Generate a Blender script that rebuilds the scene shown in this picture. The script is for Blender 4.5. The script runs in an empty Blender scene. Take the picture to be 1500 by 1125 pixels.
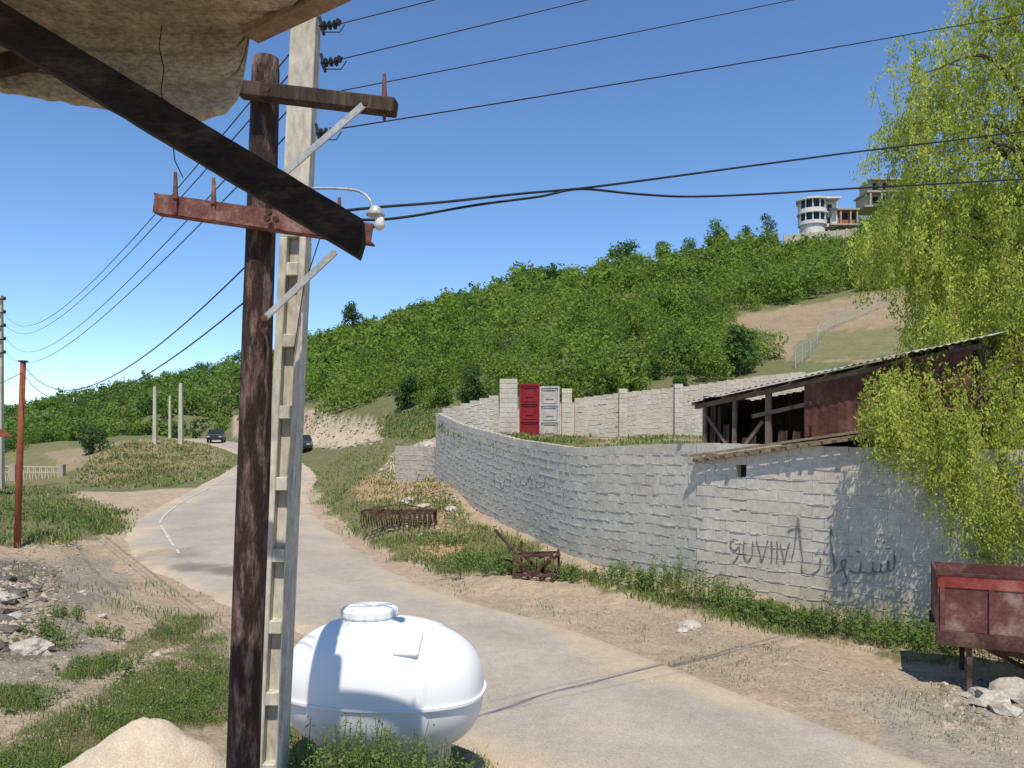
import bpy, math, random, bmesh
import numpy as np
from mathutils import Vector, Matrix, Quaternion
from mathutils import noise as mn
random.seed(7); rng=np.random.default_rng(7)
S=bpy.context.scene
F=1170.0; HZ=640.0; CZ=3.0
def P(u,v,d): return Vector(((u-750)/F*d, d, CZ+(HZ-v)/F*d))
def ZV(d,v): return CZ+(HZ-v)/F*d

# ---------------------------------------------------------------- materials
def newmat(name):
    m=bpy.data.materials.new(name); m.use_nodes=True
    nt=m.node_tree; b=nt.nodes['Principled BSDF']; b.inputs['Specular IOR Level'].default_value=0.25
    return m,nt,b
def N(nt,t,**k):
    n=nt.nodes.new(t)
    for a,v in k.items(): setattr(n,a,v)
    return n
def mixc(nt,fac,a,b,blend='MIX'):
    n=N(nt,'ShaderNodeMix',data_type='RGBA',blend_type=blend)
    for s,val in ((0,fac),(6,a),(7,b)):
        if hasattr(val,'is_output') : nt.links.new(val,n.inputs[s])
        elif isinstance(val,(tuple,list)): n.inputs[s].default_value=(*val[:3],1)
        else: n.inputs[s].default_value=val
    return n.outputs[2]
def noise(nt,scale,detail=5,rough=.6,stretch=None):
    tc=N(nt,'ShaderNodeTexCoord'); out=tc.outputs['Object']
    if stretch:
        mp=N(nt,'ShaderNodeMapping'); mp.inputs['Scale'].default_value=stretch
        nt.links.new(out,mp.inputs[0]); out=mp.outputs[0]
    n=N(nt,'ShaderNodeTexNoise'); n.inputs['Scale'].default_value=scale
    n.inputs['Detail'].default_value=detail; n.inputs['Roughness'].default_value=rough
    nt.links.new(out,n.inputs[0]); return n.outputs[0]
def ramp(nt,fac,stops):
    r=N(nt,'ShaderNodeValToRGB'); e=r.color_ramp.elements
    e[0].position=stops[0][0]; e[0].color=(*stops[0][1],1)
    e[1].position=stops[-1][0]; e[1].color=(*stops[-1][1],1)
    for p,c in stops[1:-1]:
        x=e.new(p); x.color=(*c,1)
    nt.links.new(fac,r.inputs[0]); return r.outputs[0]
def bump(nt,b,h,strength=.5,dist=.02):
    n=N(nt,'ShaderNodeBump'); n.inputs['Strength'].default_value=strength; n.inputs['Distance'].default_value=dist
    nt.links.new(h,n.inputs['Height']); nt.links.new(n.outputs[0],b.inputs['Normal'])
def mat(name,c1,c2,scale=6,rough=.85,bs=.4,bd=.01,stretch=None,metal=0,c3=None,attr=False,fine=(.72,1.1)):
    m,nt,b=newmat(name)
    f=noise(nt,scale,8,.65,stretch)
    st=[(.32,c1),(.68,c2)]
    if c3: st=[(.3,c1),(.5,c2),(.66,c3)]
    col=ramp(nt,f,st)
    f2=noise(nt,scale*7,4,.6,stretch)
    g=ramp(nt,f2,[(.3,(fine[0],)*3),(.7,(fine[1],)*3)])
    col=mixc(nt,1.0,col,g,'MULTIPLY')
    if attr:
        a=N(nt,'ShaderNodeAttribute',attribute_name='Col')
        col=mixc(nt,1.0,col,a.outputs[0],'MULTIPLY')
    nt.links.new(col,b.inputs['Base Color'])
    b.inputs['Roughness'].default_value=rough; b.inputs['Metallic'].default_value=metal
    if bs: bump(nt,b,f2,bs,bd)
    return m
def leafmat(name,tr=.35):
    m,nt,b=newmat(name)
    a=N(nt,'ShaderNodeAttribute',attribute_name='Col')
    nt.links.new(a.outputs[0],b.inputs['Base Color']); b.inputs['Roughness'].default_value=.7; b.inputs['Specular IOR Level'].default_value=.1
    t=N(nt,'ShaderNodeBsdfTranslucent'); nt.links.new(a.outputs[0],t.inputs[0])
    mx=N(nt,'ShaderNodeMixShader'); mx.inputs[0].default_value=tr
    nt.links.new(b.outputs[0],mx.inputs[1]); nt.links.new(t.outputs[0],mx.inputs[2])
    nt.links.new(mx.outputs[0],nt.nodes['Material Output'].inputs[0])
    return m
M={}
M['leaf']=leafmat('leaf_green',.42)
M['leafw']=leafmat('leaf_willow',.5)
M['bark']=mat('bark',(.06,.045,.03),(.16,.12,.09),8,.9,.6,.02,(1,1,.3))
M['conc']=mat('block_concrete',(.45,.41,.345),(.57,.53,.455),1.6,.95,.5,.008,attr=True,fine=(.8,1.08))
M['mortar']=mat('mortar',(.52,.48,.41),(.66,.61,.53),5,.95,.6,.01)
M['pole_c']=mat('pole_concrete',(.42,.375,.29),(.60,.55,.45),3,.9,.6,.006,(1,1,.4),fine=(.62,1.12))
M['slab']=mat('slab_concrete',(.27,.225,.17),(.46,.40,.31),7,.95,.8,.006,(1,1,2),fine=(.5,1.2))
M['wood_d']=mat('dark_wood',(.012,.007,.005),(.05,.027,.018),5,.75,.8,.01,(3,3,.35),c3=(.10,.065,.045))
M['wood_pole']=mat('tarred_pole_wood',(.014,.007,.006),(.05,.024,.018),7,.7,.9,.014,(2.5,2.5,.55),c3=(.24,.155,.12),fine=(.5,1.2))
M['beam']=mat('beam_wood',(.008,.005,.004),(.022,.014,.010),5,.85,1,.012,(1,3,3),c3=(.06,.042,.03),fine=(.4,1.3))
M['wood_g']=mat('grey_wood',(.09,.065,.05),(.22,.175,.135),6,.9,.5,.01,(1,1,.5))
M['plank']=mat('plank_wood',(.17,.12,.08),(.34,.26,.18),6,.9,.5,.01)
M['rust']=mat('rust',(.035,.016,.012),(.085,.042,.03),5,.85,.5,.01,c3=(.17,.10,.075))
M['clad']=mat('rusted_sheet',(.05,.020,.015),(.12,.045,.032),2.2,.8,.4,.01,c3=(.18,.09,.065))
M['rust_arm']=mat('rust_arm',(.09,.035,.028),(.17,.068,.055),9,.8,.4,.004,c3=(.30,.18,.15))
M['rustpole']=mat('rust_orange',(.20,.06,.025),(.30,.10,.045),6,.8,.3,.005)
M['galv']=mat('galvanised',(.36,.35,.34),(.52,.51,.5),6,.6,.2,.003,metal=.3)
M['roof']=mat('roof_metal',(.30,.29,.28),(.46,.45,.43),2.5,.7,.2,.004,(1,1,1),metal=.0)
M['black']=mat('black_rubber',(.012,.012,.013),(.03,.03,.03),8,.6,0)
M['dark']=mat('dark_opening',(.012,.012,.014),(.02,.02,.022),8,.6,0)
M['paint']=mat('spray_paint',(.09,.085,.085),(.30,.28,.26),26,.9,0)
M['line']=mat('road_paint',(.42,.39,.34),(.64,.61,.56),4,.9,0)
M['red']=mat('red_gate_paint',(.20,.012,.018),(.29,.022,.03),3,.5,.1,.003)
M['redt']=mat('trailer_red',(.09,.032,.027),(.16,.06,.05),3.4,.85,.3,.005,c3=(.32,.22,.18))
M['redb']=mat('dusty_red',(.17,.022,.02),(.27,.05,.045),3,.75,.1,.003,c3=(.34,.13,.11))
M['whitep']=mat('white_gate_paint',(.38,.35,.32),(.58,.54,.50),4,.6,.1,.003)
M['white']=mat('white_wall',(.60,.57,.52),(.72,.69,.64),1,.8,.1,.01)
M['brick']=mat('brick_wall',(.26,.10,.06),(.36,.16,.10),2,.9,.2,.01)
M['tan']=mat('tan_wall',(.34,.29,.23),(.45,.39,.31),2,.9,.2,.01)
M['rock']=mat('pale_rock',(.36,.31,.25),(.58,.52,.44),4,.9,.6,.03)
M['rubble']=mat('shadow_toned_rubble',(.07,.058,.048),(.18,.155,.125),4,.95,.6,.03)  # rubble tone darkened so the colour carries the bank's shadow
M['sand']=mat('sandy_plaster',(.50,.40,.29),(.62,.52,.39),9,.97,.9,.012,fine=(.8,1.1))
M['glass']=mat('car_glass',(.02,.025,.03),(.03,.035,.04),2,.15,0)
M['carp']=mat('car_paint',(.03,.04,.055),(.04,.05,.07),2,.3,0)
M['tank']=mat('tank_plastic',(.69,.69,.68),(.74,.74,.73),.8,.5,0,.001,fine=(.975,1.0))
# road
m,nt,b=newmat('road_asphalt'); M['road']=m
a=N(nt,'ShaderNodeAttribute',attribute_name='Col')
f1=noise(nt,.35,5); f2=noise(nt,60,3); f3=noise(nt,4,6,.7)
c=mixc(nt,1,a.outputs[0],ramp(nt,f1,[(.35,(.86,.86,.86)),(.65,(1.08,1.06,1.04))]),'MULTIPLY')
c=mixc(nt,1,c,ramp(nt,f3,[(.35,(.88,.88,.88)),(.7,(1.06,1.06,1.05))]),'MULTIPLY')
c=mixc(nt,1,c,ramp(nt,f2,[(.3,(.74,.74,.74)),(.7,(1.18,1.18,1.16))]),'MULTIPLY')
nt.links.new(c,b.inputs['Base Color']); b.inputs['Roughness'].default_value=.9; bump(nt,b,f2,.5,.01)
# ground
m,nt,b=newmat('ground_earth'); M['ground']=m
a=N(nt,'ShaderNodeAttribute',attribute_name='Col')
f1=noise(nt,.6,8,.7); f2=noise(nt,22,5,.7); f3=noise(nt,4,6,.7)
c=mixc(nt,1,a.outputs[0],ramp(nt,f1,[(.3,(.78,.78,.76)),(.7,(1.12,1.1,1.08))]),'MULTIPLY')
c=mixc(nt,1,c,ramp(nt,f3,[(.3,(.72,.72,.72)),(.7,(1.18,1.16,1.13))]),'MULTIPLY')
c=mixc(nt,1,c,ramp(nt,f2,[(.3,(.62,.62,.62)),(.55,(1.,1.,1.)),(.75,(1.3,1.28,1.25))]),'MULTIPLY')
nt.links.new(c,b.inputs['Base Color']); b.inputs['Roughness'].default_value=.95
bump(nt,b,f2,.9,.04)

# ---------------------------------------------------------------- mesh helpers
COL=S.collection
def npmesh(name,V,Fc,cols=None,smooth=False):
    V=np.asarray(V,dtype=np.float32); Fc=np.asarray(Fc,dtype=np.int32)
    me=bpy.data.meshes.new(name); k=Fc.shape[1]
    me.vertices.add(len(V)); me.vertices.foreach_set('co',V.ravel())
    me.loops.add(Fc.size); me.loops.foreach_set('vertex_index',Fc.ravel())
    me.polygons.add(len(Fc)); me.polygons.foreach_set('loop_start',np.arange(0,Fc.size,k,dtype=np.int32))
    me.polygons.foreach_set('use_smooth',np.full(len(Fc),smooth))
    me.update(calc_edges=True)
    if cols is not None:
        ca=me.color_attributes.new('Col','FLOAT_COLOR','POINT')
        c4=np.ones((len(V),4),dtype=np.float32); c4[:,:3]=cols
        ca.data.foreach_set('color',c4.ravel())
    return me
def obj(name,me,mt,parent=None,loc=(0,0,0),**props):
    o=bpy.data.objects.new(name,me); COL.objects.link(o)
    if mt is not None and me is not None and not me.materials: me.materials.append(mt)
    if parent is not None: o.parent=parent
    o.location=loc
    for k,v in props.items(): o[k]=v
    return o
def thing(name,loc,label,category,group=None):
    o=bpy.data.objects.new(name,None); COL.objects.link(o); o.location=loc; o.empty_display_size=.2
    o['label']=label; o['category']=category
    if group: o['group']=group
    return o
class MB:
    def __init__(s): s.v=[]; s.f=[]; s.c=[]
    def add(s,vs,fs,c=(1,1,1)):
        n=len(s.v); s.v+= [tuple(x) for x in vs]; s.f+=[tuple(i+n for i in f) for f in fs]; s.c+=[c]*len(vs)
    def hexa(s,p,c=(1,1,1)):
        s.add(p,[(3,2,1,0),(4,5,6,7),(0,1,5,4),(1,2,6,5),(2,3,7,6),(3,0,4,7)],c)
    def box(s,c,sz,R=None,col=(1,1,1)):
        x,y,z=[k/2 for k in sz]; c=Vector(c)
        ps=[Vector(q) for q in ((-x,-y,-z),(x,-y,-z),(x,y,-z),(-x,y,-z),(-x,-y,z),(x,-y,z),(x,y,z),(-x,y,z))]
        if R is not None: ps=[R@q for q in ps]
        s.hexa([c+q for q in ps],col)
    def beam(s,p0,p1,w,h,up=(0,0,1),col=(1,1,1)):
        p0=Vector(p0);p1=Vector(p1); d=(p1-p0).normalized(); up=Vector(up)
        if abs(d.dot(up))>.98: up=Vector((0,1,0))
        r=d.cross(up).normalized()*w/2; t=r.cross(d).normalized()*h/2
        s.hexa([p0-r-t,p0+r-t,p1+r-t,p1-r-t,p0-r+t,p0+r+t,p1+r+t,p1-r+t],col)
    def tube(s,pts,r,n=8,caps=True,jit=0):
        pts=[Vector(p) for p in pts]; k=len(pts)
        rs=r if isinstance(r,(list,tuple)) else [r]*k
        base=len(s.v); ref=None
        for i,p in enumerate(pts):
            d=(pts[min(i+1,k-1)]-pts[max(i-1,0)]).normalized()
            if ref is None:
                ref=Vector((1,0,0)) if abs(d.x)<.8 else Vector((0,1,0))
            a=(ref-d*ref.dot(d)).normalized(); ref=a; bb=d.cross(a)
            for j in range(n):
                t=2*math.pi*j/n; rr=rs[i]*(1+random.uniform(-jit,jit))
                s.v.append(tuple(p+a*math.cos(t)*rr+bb*math.sin(t)*rr)); s.c.append((1,1,1))
        for i in range(k-1):
            for j in range(n):
                s.f.append((base+i*n+j,base+i*n+(j+1)%n,base+(i+1)*n+(j+1)%n,base+(i+1)*n+j))
        if caps:
            s.f.append(tuple(base+j for j in range(n))[::-1]); s.f.append(tuple(base+(k-1)*n+j for j in range(n)))
    def lathe(s,prof,c,n=24,axis='z'):
        base=len(s.v); c=Vector(c)
        for r,h in prof:
            for j in range(n):
                t=2*math.pi*j/n; x,y=r*math.cos(t),r*math.sin(t)
                q=(x,y,h) if axis=='z' else ((h,x,y) if axis=='x' else (x,h,y))
                s.v.append(tuple(c+Vector(q))); s.c.append((1,1,1))
        k=len(prof)
        for i in range(k-1):
            for j in range(n):
                s.f.append((base+i*n+j,base+i*n+(j+1)%n,base+(i+1)*n+(j+1)%n,base+(i+1)*n+j))
        s.f.append(tuple(base+j for j in range(n))[::-1]); s.f.append(tuple(base+(k-1)*n+j for j in range(n)))
    def prism(s,poly,p0,ax,ay,az,th,col=(1,1,1)):
        p0=Vector(p0);ax=Vector(ax);ay=Vector(ay);az=Vector(az); n=len(poly)
        vs=[p0+ax*a+ay*b for a,b in poly]+[p0+ax*a+ay*b+az*th for a,b in poly]
        s.add(vs,[tuple(range(n))[::-1],tuple(range(n,2*n))]+[(i,(i+1)%n,n+(i+1)%n,n+i) for i in range(n)],col)
    def make(s,name,mt,parent=None,loc=None,smooth=False,bevel=0,**props):
        if parent is not None: L=parent.matrix_basis.translation.copy(); base=Vector(L); oloc=(0,0,0)
        else: base=Vector(loc) if loc is not None else Vector((0,0,0)); oloc=base
        me=bpy.data.meshes.new(name); me.from_pydata([tuple(Vector(v)-base) for v in s.v],[],s.f)
        ca=me.color_attributes.new('Col','FLOAT_COLOR','POINT')
        ca.data.foreach_set('color',np.array([(*c,1) for c in s.c],dtype=np.float32).ravel())
        if smooth: me.polygons.foreach_set('use_smooth',[True]*len(me.polygons))
        me.update()
        o=obj(name,me,mt,parent,oloc,**props)
        if bevel:
            b=o.modifiers.new('b','BEVEL'); b.width=bevel; b.segments=1; b.limit_method='ANGLE'
        return o
    def each(s,name,mt,parent,**k):
        par=list(range(len(s.v)))
        def fd(i):
            while par[i]!=i: par[i]=par[par[i]]; i=par[i]
            return i
        for f in s.f:
            a=fd(f[0])
            for q in f[1:]: par[fd(q)]=a
        g={}
        for f in s.f: g.setdefault(fd(f[0]),[]).append(f)
        for fs in g.values():
            m=MB(); ids=sorted({i for f in fs for i in f}); mp={i:j for j,i in enumerate(ids)}
            m.v=[s.v[i] for i in ids]; m.c=[s.c[i] for i in ids]; m.f=[tuple(mp[i] for i in f) for f in fs]
            m.make(name,mt,parent,**k)
def subpart(mb,name,mt,part,**k):
    root=part
    while root.parent: root=root.parent
    base=root.matrix_basis.translation.copy()
    o=mb.make(name,mt,None,base,**k); o.parent=part; o.location=(0,0,0); return o

_T=rng.random((256,256))
def vnoise(x,y):
    xi=np.floor(x).astype(int); yi=np.floor(y).astype(int); fx=x-xi; fy=y-yi
    fx=fx*fx*(3-2*fx); fy=fy*fy*(3-2*fy)
    g=lambda a,b:_T[a&255,b&255]
    return (g(xi,yi)*(1-fx)+g(xi+1,yi)*fx)*(1-fy)+(g(xi,yi+1)*(1-fx)+g(xi+1,yi+1)*fx)*fy
def fbm(x,y,o=4):
    s=0;a=.5
    for i in range(o): s=s+a*(vnoise(x+17*i,y+31*i)-.5); x=x*2.03; y=y*2.03; a*=.5
    return s*2

# ---------------------------------------------------------------- road edges
Lc=[(8,-6),(3.9,.6),(-.3,7.5),(-3.4,12.5),(-6.3,15.8),(-10.4,21.5),(-14,30),(-16.8,41),(-18.8,52),(-21,62),(-27.2,76),(-36.5,93),(-48,112),(-62,132)]
Rc=[(12.5,-6),(8.2,.8),(3.9,7.4),(1.2,12.2),(-1.6,16),(-4.2,21.7),(-7,29.5),(-10,39.5),(-12.2,50),(-16.4,61),(-22.6,75),(-31.5,91),(-42,111),(-55,132)]
def cr(pts,n=12):
    p=np.array(pts,float); p=np.vstack([2*p[0]-p[1],p,2*p[-1]-p[-2]]); out=[]
    for i in range(1,len(p)-2):
        for k in range(n):
            t=k/n; a,b_,c_,d_=p[i-1],p[i],p[i+1],p[i+2]
            out.append(.5*((2*b_)+(-a+c_)*t+(2*a-5*b_+4*c_-d_)*t*t+(-a+3*b_-3*c_+d_)*t**3))
    out.append(p[-2]); return np.array(out)
RL=cr(Lc); RR=cr(Rc)
def zroad(y): return np.interp(y,[0,34,42,50,61,75,91,112,132],[0,0,.18,.6,1.3,1.75,2.4,2.75,2.3])
def inpoly(px,py,pl):
    pl=np.asarray(pl,float); ins=np.zeros(px.shape,bool); n=len(pl); j=n-1
    for i in range(n):
        xi,yi=pl[i]; xj,yj=pl[j]
        c=((yi>py)!=(yj>py)); den=(yj-yi) if yj!=yi else 1e-9
        ins^= c&(px<(xj-xi)*(py-yi)/den+xi); j=i
    return ins
def distpoly(px,py,pl):
    d=np.full(px.shape,1e9); n=len(pl)
    for i in range(n):
        a=pl[i]; b_=pl[(i+1)%n]; ab=b_-a; L=ab@ab+1e-9
        t=np.clip(((px-a[0])*ab[0]+(py-a[1])*ab[1])/L,0,1)
        d=np.minimum(d,(px-a[0]-t*ab[0])**2+(py-a[1]-t*ab[1])**2)
    return np.sqrt(d)
poly_lo=np.vstack([RL[::4],RR[::-1][::4]])
# ---------------------------------------------------------------- terrain columns
def v_(d,v): return (d,ZV(d,v))
far=[(330,0),(1200,-20)]
C=[
(-900,[(2,.3),(8,.3),(16,.35),(26,.4),(40,.3),(55,.2),(75,.6),v_(110,660),v_(180,635),v_(290,605)]),
(0,[(2,.3),(8,.55),(14,.6),(22,.3),(35,.1),(55,.0),v_(75,690),v_(100,668),v_(170,640),v_(260,605)]),
(100,[(2,.3),(8,.45),(14,.4),(22,.1),(35,.0),(52,.0),v_(64,668),v_(90,658),v_(130,645),v_(255,590)]),
(180,[(2,.3),(8,.3),(14,.15),(22,0),(35,0),(50,0),v_(62,650),v_(80,648),v_(110,640),v_(250,576)]),
(300,[(2,.3),(8,.15),(14,0),(22,0),(35,0),(57,.6),v_(70,648),v_(90,648),v_(125,628),v_(240,552)]),
(360,[(2,.3),(8,.1),(14,0),(22,0),(35,0),(52,.6),(65,1.4),(85,2.4),v_(110,612),v_(230,530)]),
(450,[(2,.4),(8,.1),(14,0),(22,0),(35,0),(50,.6),(68,2.0),(80,3),(84,5.7),v_(220,507)]),
(560,[(2,.5),(8,0),(14,0),(22,.1),(30,.4),(40,1.3),(48,2.1),(66,3.1),(70,5.4),v_(200,482)]),
(640,[(2,.5),(8,0),(14,0),(20,.1),(26,.5),(32,1.0),(36,2.4),(50,3.6),(60,5),v_(195,458)]),
(760,[(2,.3),(8,0),(14,0),(18,.1),(22.5,.4),(28,1.2),(34,2.95),(38,3.8),v_(48,588),v_(180,422)]),
(900,[(2,.2),(8,0),(13,0),(16.5,.2),(20,.5),(26,1.5),(34,2.95),(38,4.2),v_(46,580),v_(170,400)]),
(1030,[(2,.1),(8,0),(12,0),(14.6,.2),(18,.6),(26,1.5),(34,3.2),(38,4.5),v_(46,562),v_(160,380)]),
(1150,[(2,0),(8,0),(11,0),(13.5,.1),(18,.6),(26,1.5),(34,3.6),(40,5.2),v_(52,527),v_(150,366)]),
(1240,[(2,0),(8,0),(10.4,0),(12.8,.0),(18,.6),(26,1.5),(34,3.6),(40,5.3),v_(52,520),v_(150,345)]),
(1300,[(2,0),(8,0),(10,0),(12.5,.0),(18,.6),(26,1.5),(34,3.6),(40,5.4),v_(52,515),v_(150,322)]),
(1500,[(2,0),(8,0),(9,0),(11.5,-.05),(18,.6),(26,1.5),(34,3.6),(40,5.4),v_(52,505),v_(150,290)]),
(2800,[(2,0),(5,0),(6,0),(9,-.1),(18,.6),(26,1.5),(34,3.6),(40,5.4),v_(52,505),v_(150,290)]),
]
CU=np.array([c[0] for c in C],float)
CD=np.array([[k[0] for k in c[1]+far] for c in C]); CZk=np.array([[k[1] for k in c[1]+far] for c in C])
def hfun(x,y):
    x=np.asarray(x,float); y=np.asarray(y,float)
    ys=np.maximum(y,2.0); u=np.clip(750+F*x/ys,CU[0],CU[-1])
    D=np.stack([np.interp(u,CU,CD[:,k]) for k in range(12)]); Z=np.stack([np.interp(u,CU,CZk[:,k]) for k in range(12)])
    z=np.where(ys<=D[0],Z[0],Z[-1])
    for k in range(11):
        m=(ys>D[k])&(ys<=D[k+1]); t=(ys-D[k])/np.maximum(D[k+1]-D[k],1e-6)
        z=np.where(m,Z[k]*(1-t)+Z[k+1]*t,z)
    hill=np.clip((y-60)/80,0,1)
    z=z+fbm(x*.5,y*.5)*.10+fbm(x*2.1+5,y*2.1)*.05+hill*fbm(x*.05+3,y*.05)*3.0
    for mx,my,mr,mh in ((-.95,15.6,.9,.3),(-4.6,24.5,1.5,.55),(-3.4,29.3,1.4,.7),(-2.6,27.3,.9,.5),(-7.6,11.2,1.8,.35),(-11.5,20.2,1.3,.35),(-1.35,5.2,.75,.35),(-.75,5.4,.6,.12)):
        z=z+mh*np.exp(-((x-mx)**2+(y-my)**2)/(mr*mr))
    ds=distpoly(x,y,poly_lo); ins=inpoly(x,y,poly_lo); ds=np.where(ins,0,ds)
    mg=.9+.03*np.maximum(y,0); w=1-np.clip((ds-.35)/mg,0,1); w=w*w*(3-2*w)
    return z*(1-w)+(zroad(y)-.06)*w
def gz(x,y): return float(hfun(np.array([x]),np.array([y]))[0])

us=np.concatenate([np.linspace(-3000,-80,50),np.arange(-70,1575,6.),np.linspace(1590,4500,50)])
dsr=np.concatenate([[-60,-20,-6,0],np.geomspace(1.6,330,300),[450,700,1100]])
UU,DD=np.meshgrid(us,dsr)
XX=(UU-750)/F*np.maximum(DD,1.6)
XX[:4]=(UU[:4]-750)/F*(1.6+np.array([90,35,12,5])[:,None])
shape=UU.shape
ZZ=hfun(XX.ravel(),DD.ravel()).reshape(shape)
VV=HZ-F*(ZZ-CZ)/np.maximum(DD,.5)
cols=np.zeros(shape+(3,))
dirt=np.array((.47,.37,.26)); gravel=np.array((.36,.305,.24)); grass=np.array((.20,.19,.085)); pale=np.array((.54,.44,.33)); hillc=np.array((.16,.17,.07)); brown=np.array((.33,.255,.16)); orange=np.array((.45,.30,.175)); dry=np.array((.30,.25,.135))
cols[:]=dirt
jx=fbm(XX*1.3,DD*1.3)*60*12/np.maximum(DD,6)+fbm(XX*.3,DD*.3)*10; jy=fbm(XX*1.3+40,DD*1.3)*40*12/np.maximum(DD,6)
Uj=UU+jx; Vj=VV+jy*.6
def paint(pl,dmin,dmax,c,a=1.):
    m=inpoly(Uj.ravel(),Vj.ravel(),pl).reshape(shape)&(DD>=dmin)&(DD<=dmax)
    cols[m]=cols[m]*(1-a)+np.array(c)*a
cols[(DD>44)]=hillc
m=(UU<100)&(DD>25); cols[m]=grass
G=dict(
 verge=[(455,705),(500,665),(560,650),(640,640),(640,700),(690,765),(760,790),(830,830),(900,855),(1040,875),(1370,930),(1395,975),(1290,960),(1130,925),(1000,895),(880,858),(790,835),(640,838),(575,812),(515,775),(472,740)],
 left=[(-100,712),(90,714),(175,750),(178,780),(60,800),(-100,805)],
 knoll=[(105,714),(150,650),(290,640),(335,676),(338,695),(250,712),(180,716)],
 bl=[(-60,1100),(60,1060),(200,985),(330,925),(345,1060),(200,1060),(90,1130),(-60,1200)],
 bl2=[(190,950),(240,905),(300,905),(280,940),(200,975)],
 bl3=[(80,1000),(110,965),(180,960),(150,990)],
 bl4=[(-20,1040),(0,1005),(70,1010),(50,1040)],
 field=[(560,640),(560,610),(650,590),(660,640)],
 tank=[(380,1400),(380,1100),(430,1060),(700,1080),(720,1300),(700,1400)])
paint([(-200,830),(160,815),(190,860),(120,900),(170,940),(80,1020),(-200,1040)],5,25,gravel)
paint([(-200,820),(60,825),(90,850),(40,880),(60,940),(20,960),(-200,960)],5,25,(.20,.165,.13))  # shadow over the rubble bank painted into the ground colour
paint([(640,860),(900,890),(1400,1010),(1500,1060),(1500,1125),(1350,1125),(900,945)],5,20,(.44,.355,.26))
paint([(1250,1010),(1600,1000),(1600,1200),(1350,1200)],4,15,(.40,.345,.28))
for k in G: paint(G[k],3,80,grass)
paint([(525,700),(560,690),(650,690),(650,765),(700,780),(640,790),(600,740),(520,735)],15,40,orange)
paint([(590,810),(630,790),(690,795),(690,820),(640,835)],10,30,orange)
paint([(565,660),(640,640),(645,700),(580,700)],28,45,pale)
paint([(440,600),(500,615),(560,615),(560,650),(500,655),(440,655)],60,95,pale)
paint([(340,620),(345,600),(460,600),(460,650),(340,640)],80,130,(.46,.365,.26))
paint([(60,660),(200,640),(200,660),(100,690)],50,90,brown)
paint([(105,714),(140,650),(290,636),(330,670),(300,690),(230,690),(180,700)],50,95,dry)
m=(DD>44)&inpoly(Uj.ravel(),Vj.ravel(),[(1050,470),(1120,455),(1300,425),(1420,430),(1420,530),(1130,530),(1130,490)]).reshape(shape); cols[m]=brown
m=(DD>44)&inpoly(Uj.ravel(),Vj.ravel(),[(1180,490),(1400,470),(1400,520),(1150,530)]).reshape(shape); cols[m]=(.21,.20,.095)
nx=shape[1]; ny=shape[0]
V=np.stack([XX,DD,ZZ],-1).reshape(-1,3)
ii=(np.arange(ny-1)[:,None]*nx+np.arange(nx-1)[None]).ravel()
Fc=np.stack([ii,ii+1,ii+nx+1,ii+nx],1)
obj('ground',npmesh('ground',V,Fc,cols.reshape(-1,3),True),M['ground'],kind='structure',label='dirt, gravel and grassy hillside ground')

def px2ground(u,v):
    u=np.asarray(u,float); v=np.asarray(v,float)
    ci=np.clip(np.searchsorted(us,u),1,len(us)-1)
    vr=VV[4:,ci]; dd=dsr[4:]
    hit=(vr<=v[None,:])&(dd[:,None]>2.2)
    k=hit.argmax(0); k=np.maximum(k,1); ok=hit.any(0)
    idx=np.arange(len(u)); v1=vr[k,idx]; v0=vr[k-1,idx]
    t=np.clip((v0-v)/np.maximum(v0-v1,1e-3),0,1); d=dd[k-1]*(1-t)+dd[k]*t
    x=(u-750)/F*d; return x,d,hfun(x,d),ok

# ---------------------------------------------------------------- road
RLf=cr(Lc,24); RRf=cr(Rc,24)
n=len(RLf); K=26; V=[];cc=[]
def sig(q): return 1/(1+math.exp(max(-40,min(40,q))))
for i in range(n):
    for j in range(K+1):
        t=j/K; p=RLf[i]*(1-t)+RRf[i]*t
        if j in (0,K):
            w=fbm(np.array([p[0]*1.7]),np.array([p[1]*1.7]))[0]*.3
            p=p+(RLf[i]-RRf[i])/np.linalg.norm(RLf[i]-RRf[i])*w*(1 if j==0 else -1)
        V.append((p[0],p[1],float(zroad(p[1]))+ (-.085 if j in(0,K) else .012*math.sin(math.pi*t))))
        e=min(t,1-t)*4; nn=fbm(np.array([p[0]*.6]),np.array([p[1]*.6]))[0]; n2=fbm(np.array([p[0]*1.6+7]),np.array([p[1]*1.6]))[0]
        a=min(1,max(0,1-(e+nn*1.2+n2*.4)/.75))
        base=np.array((.42,.365,.305)); du=np.array((.50,.405,.295))
        tr=.07*math.exp(-((t-.3)/.09)**2)+.07*math.exp(-((t-.7)/.09)**2)
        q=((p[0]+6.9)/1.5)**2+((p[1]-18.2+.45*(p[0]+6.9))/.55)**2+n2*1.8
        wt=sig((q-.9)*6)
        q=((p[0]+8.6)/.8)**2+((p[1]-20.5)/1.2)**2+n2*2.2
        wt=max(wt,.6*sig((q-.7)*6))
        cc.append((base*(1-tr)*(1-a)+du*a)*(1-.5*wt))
Fc=[(i*(K+1)+j,i*(K+1)+j+1,(i+1)*(K+1)+j+1,(i+1)*(K+1)+j) for i in range(n-1) for j in range(K)]
obj('road',npmesh('road',V,Fc,np.array(cc),True),M['road'],kind='structure',label='dusty winding asphalt road')
ln=cr([(-8.5,20.4),(-10.45,24.2),(-12.8,29.2),(-15.1,36.9),(-16.7,45),(-17.6,51),(-19.6,60)],10)
V=[];Fc=[]
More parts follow.
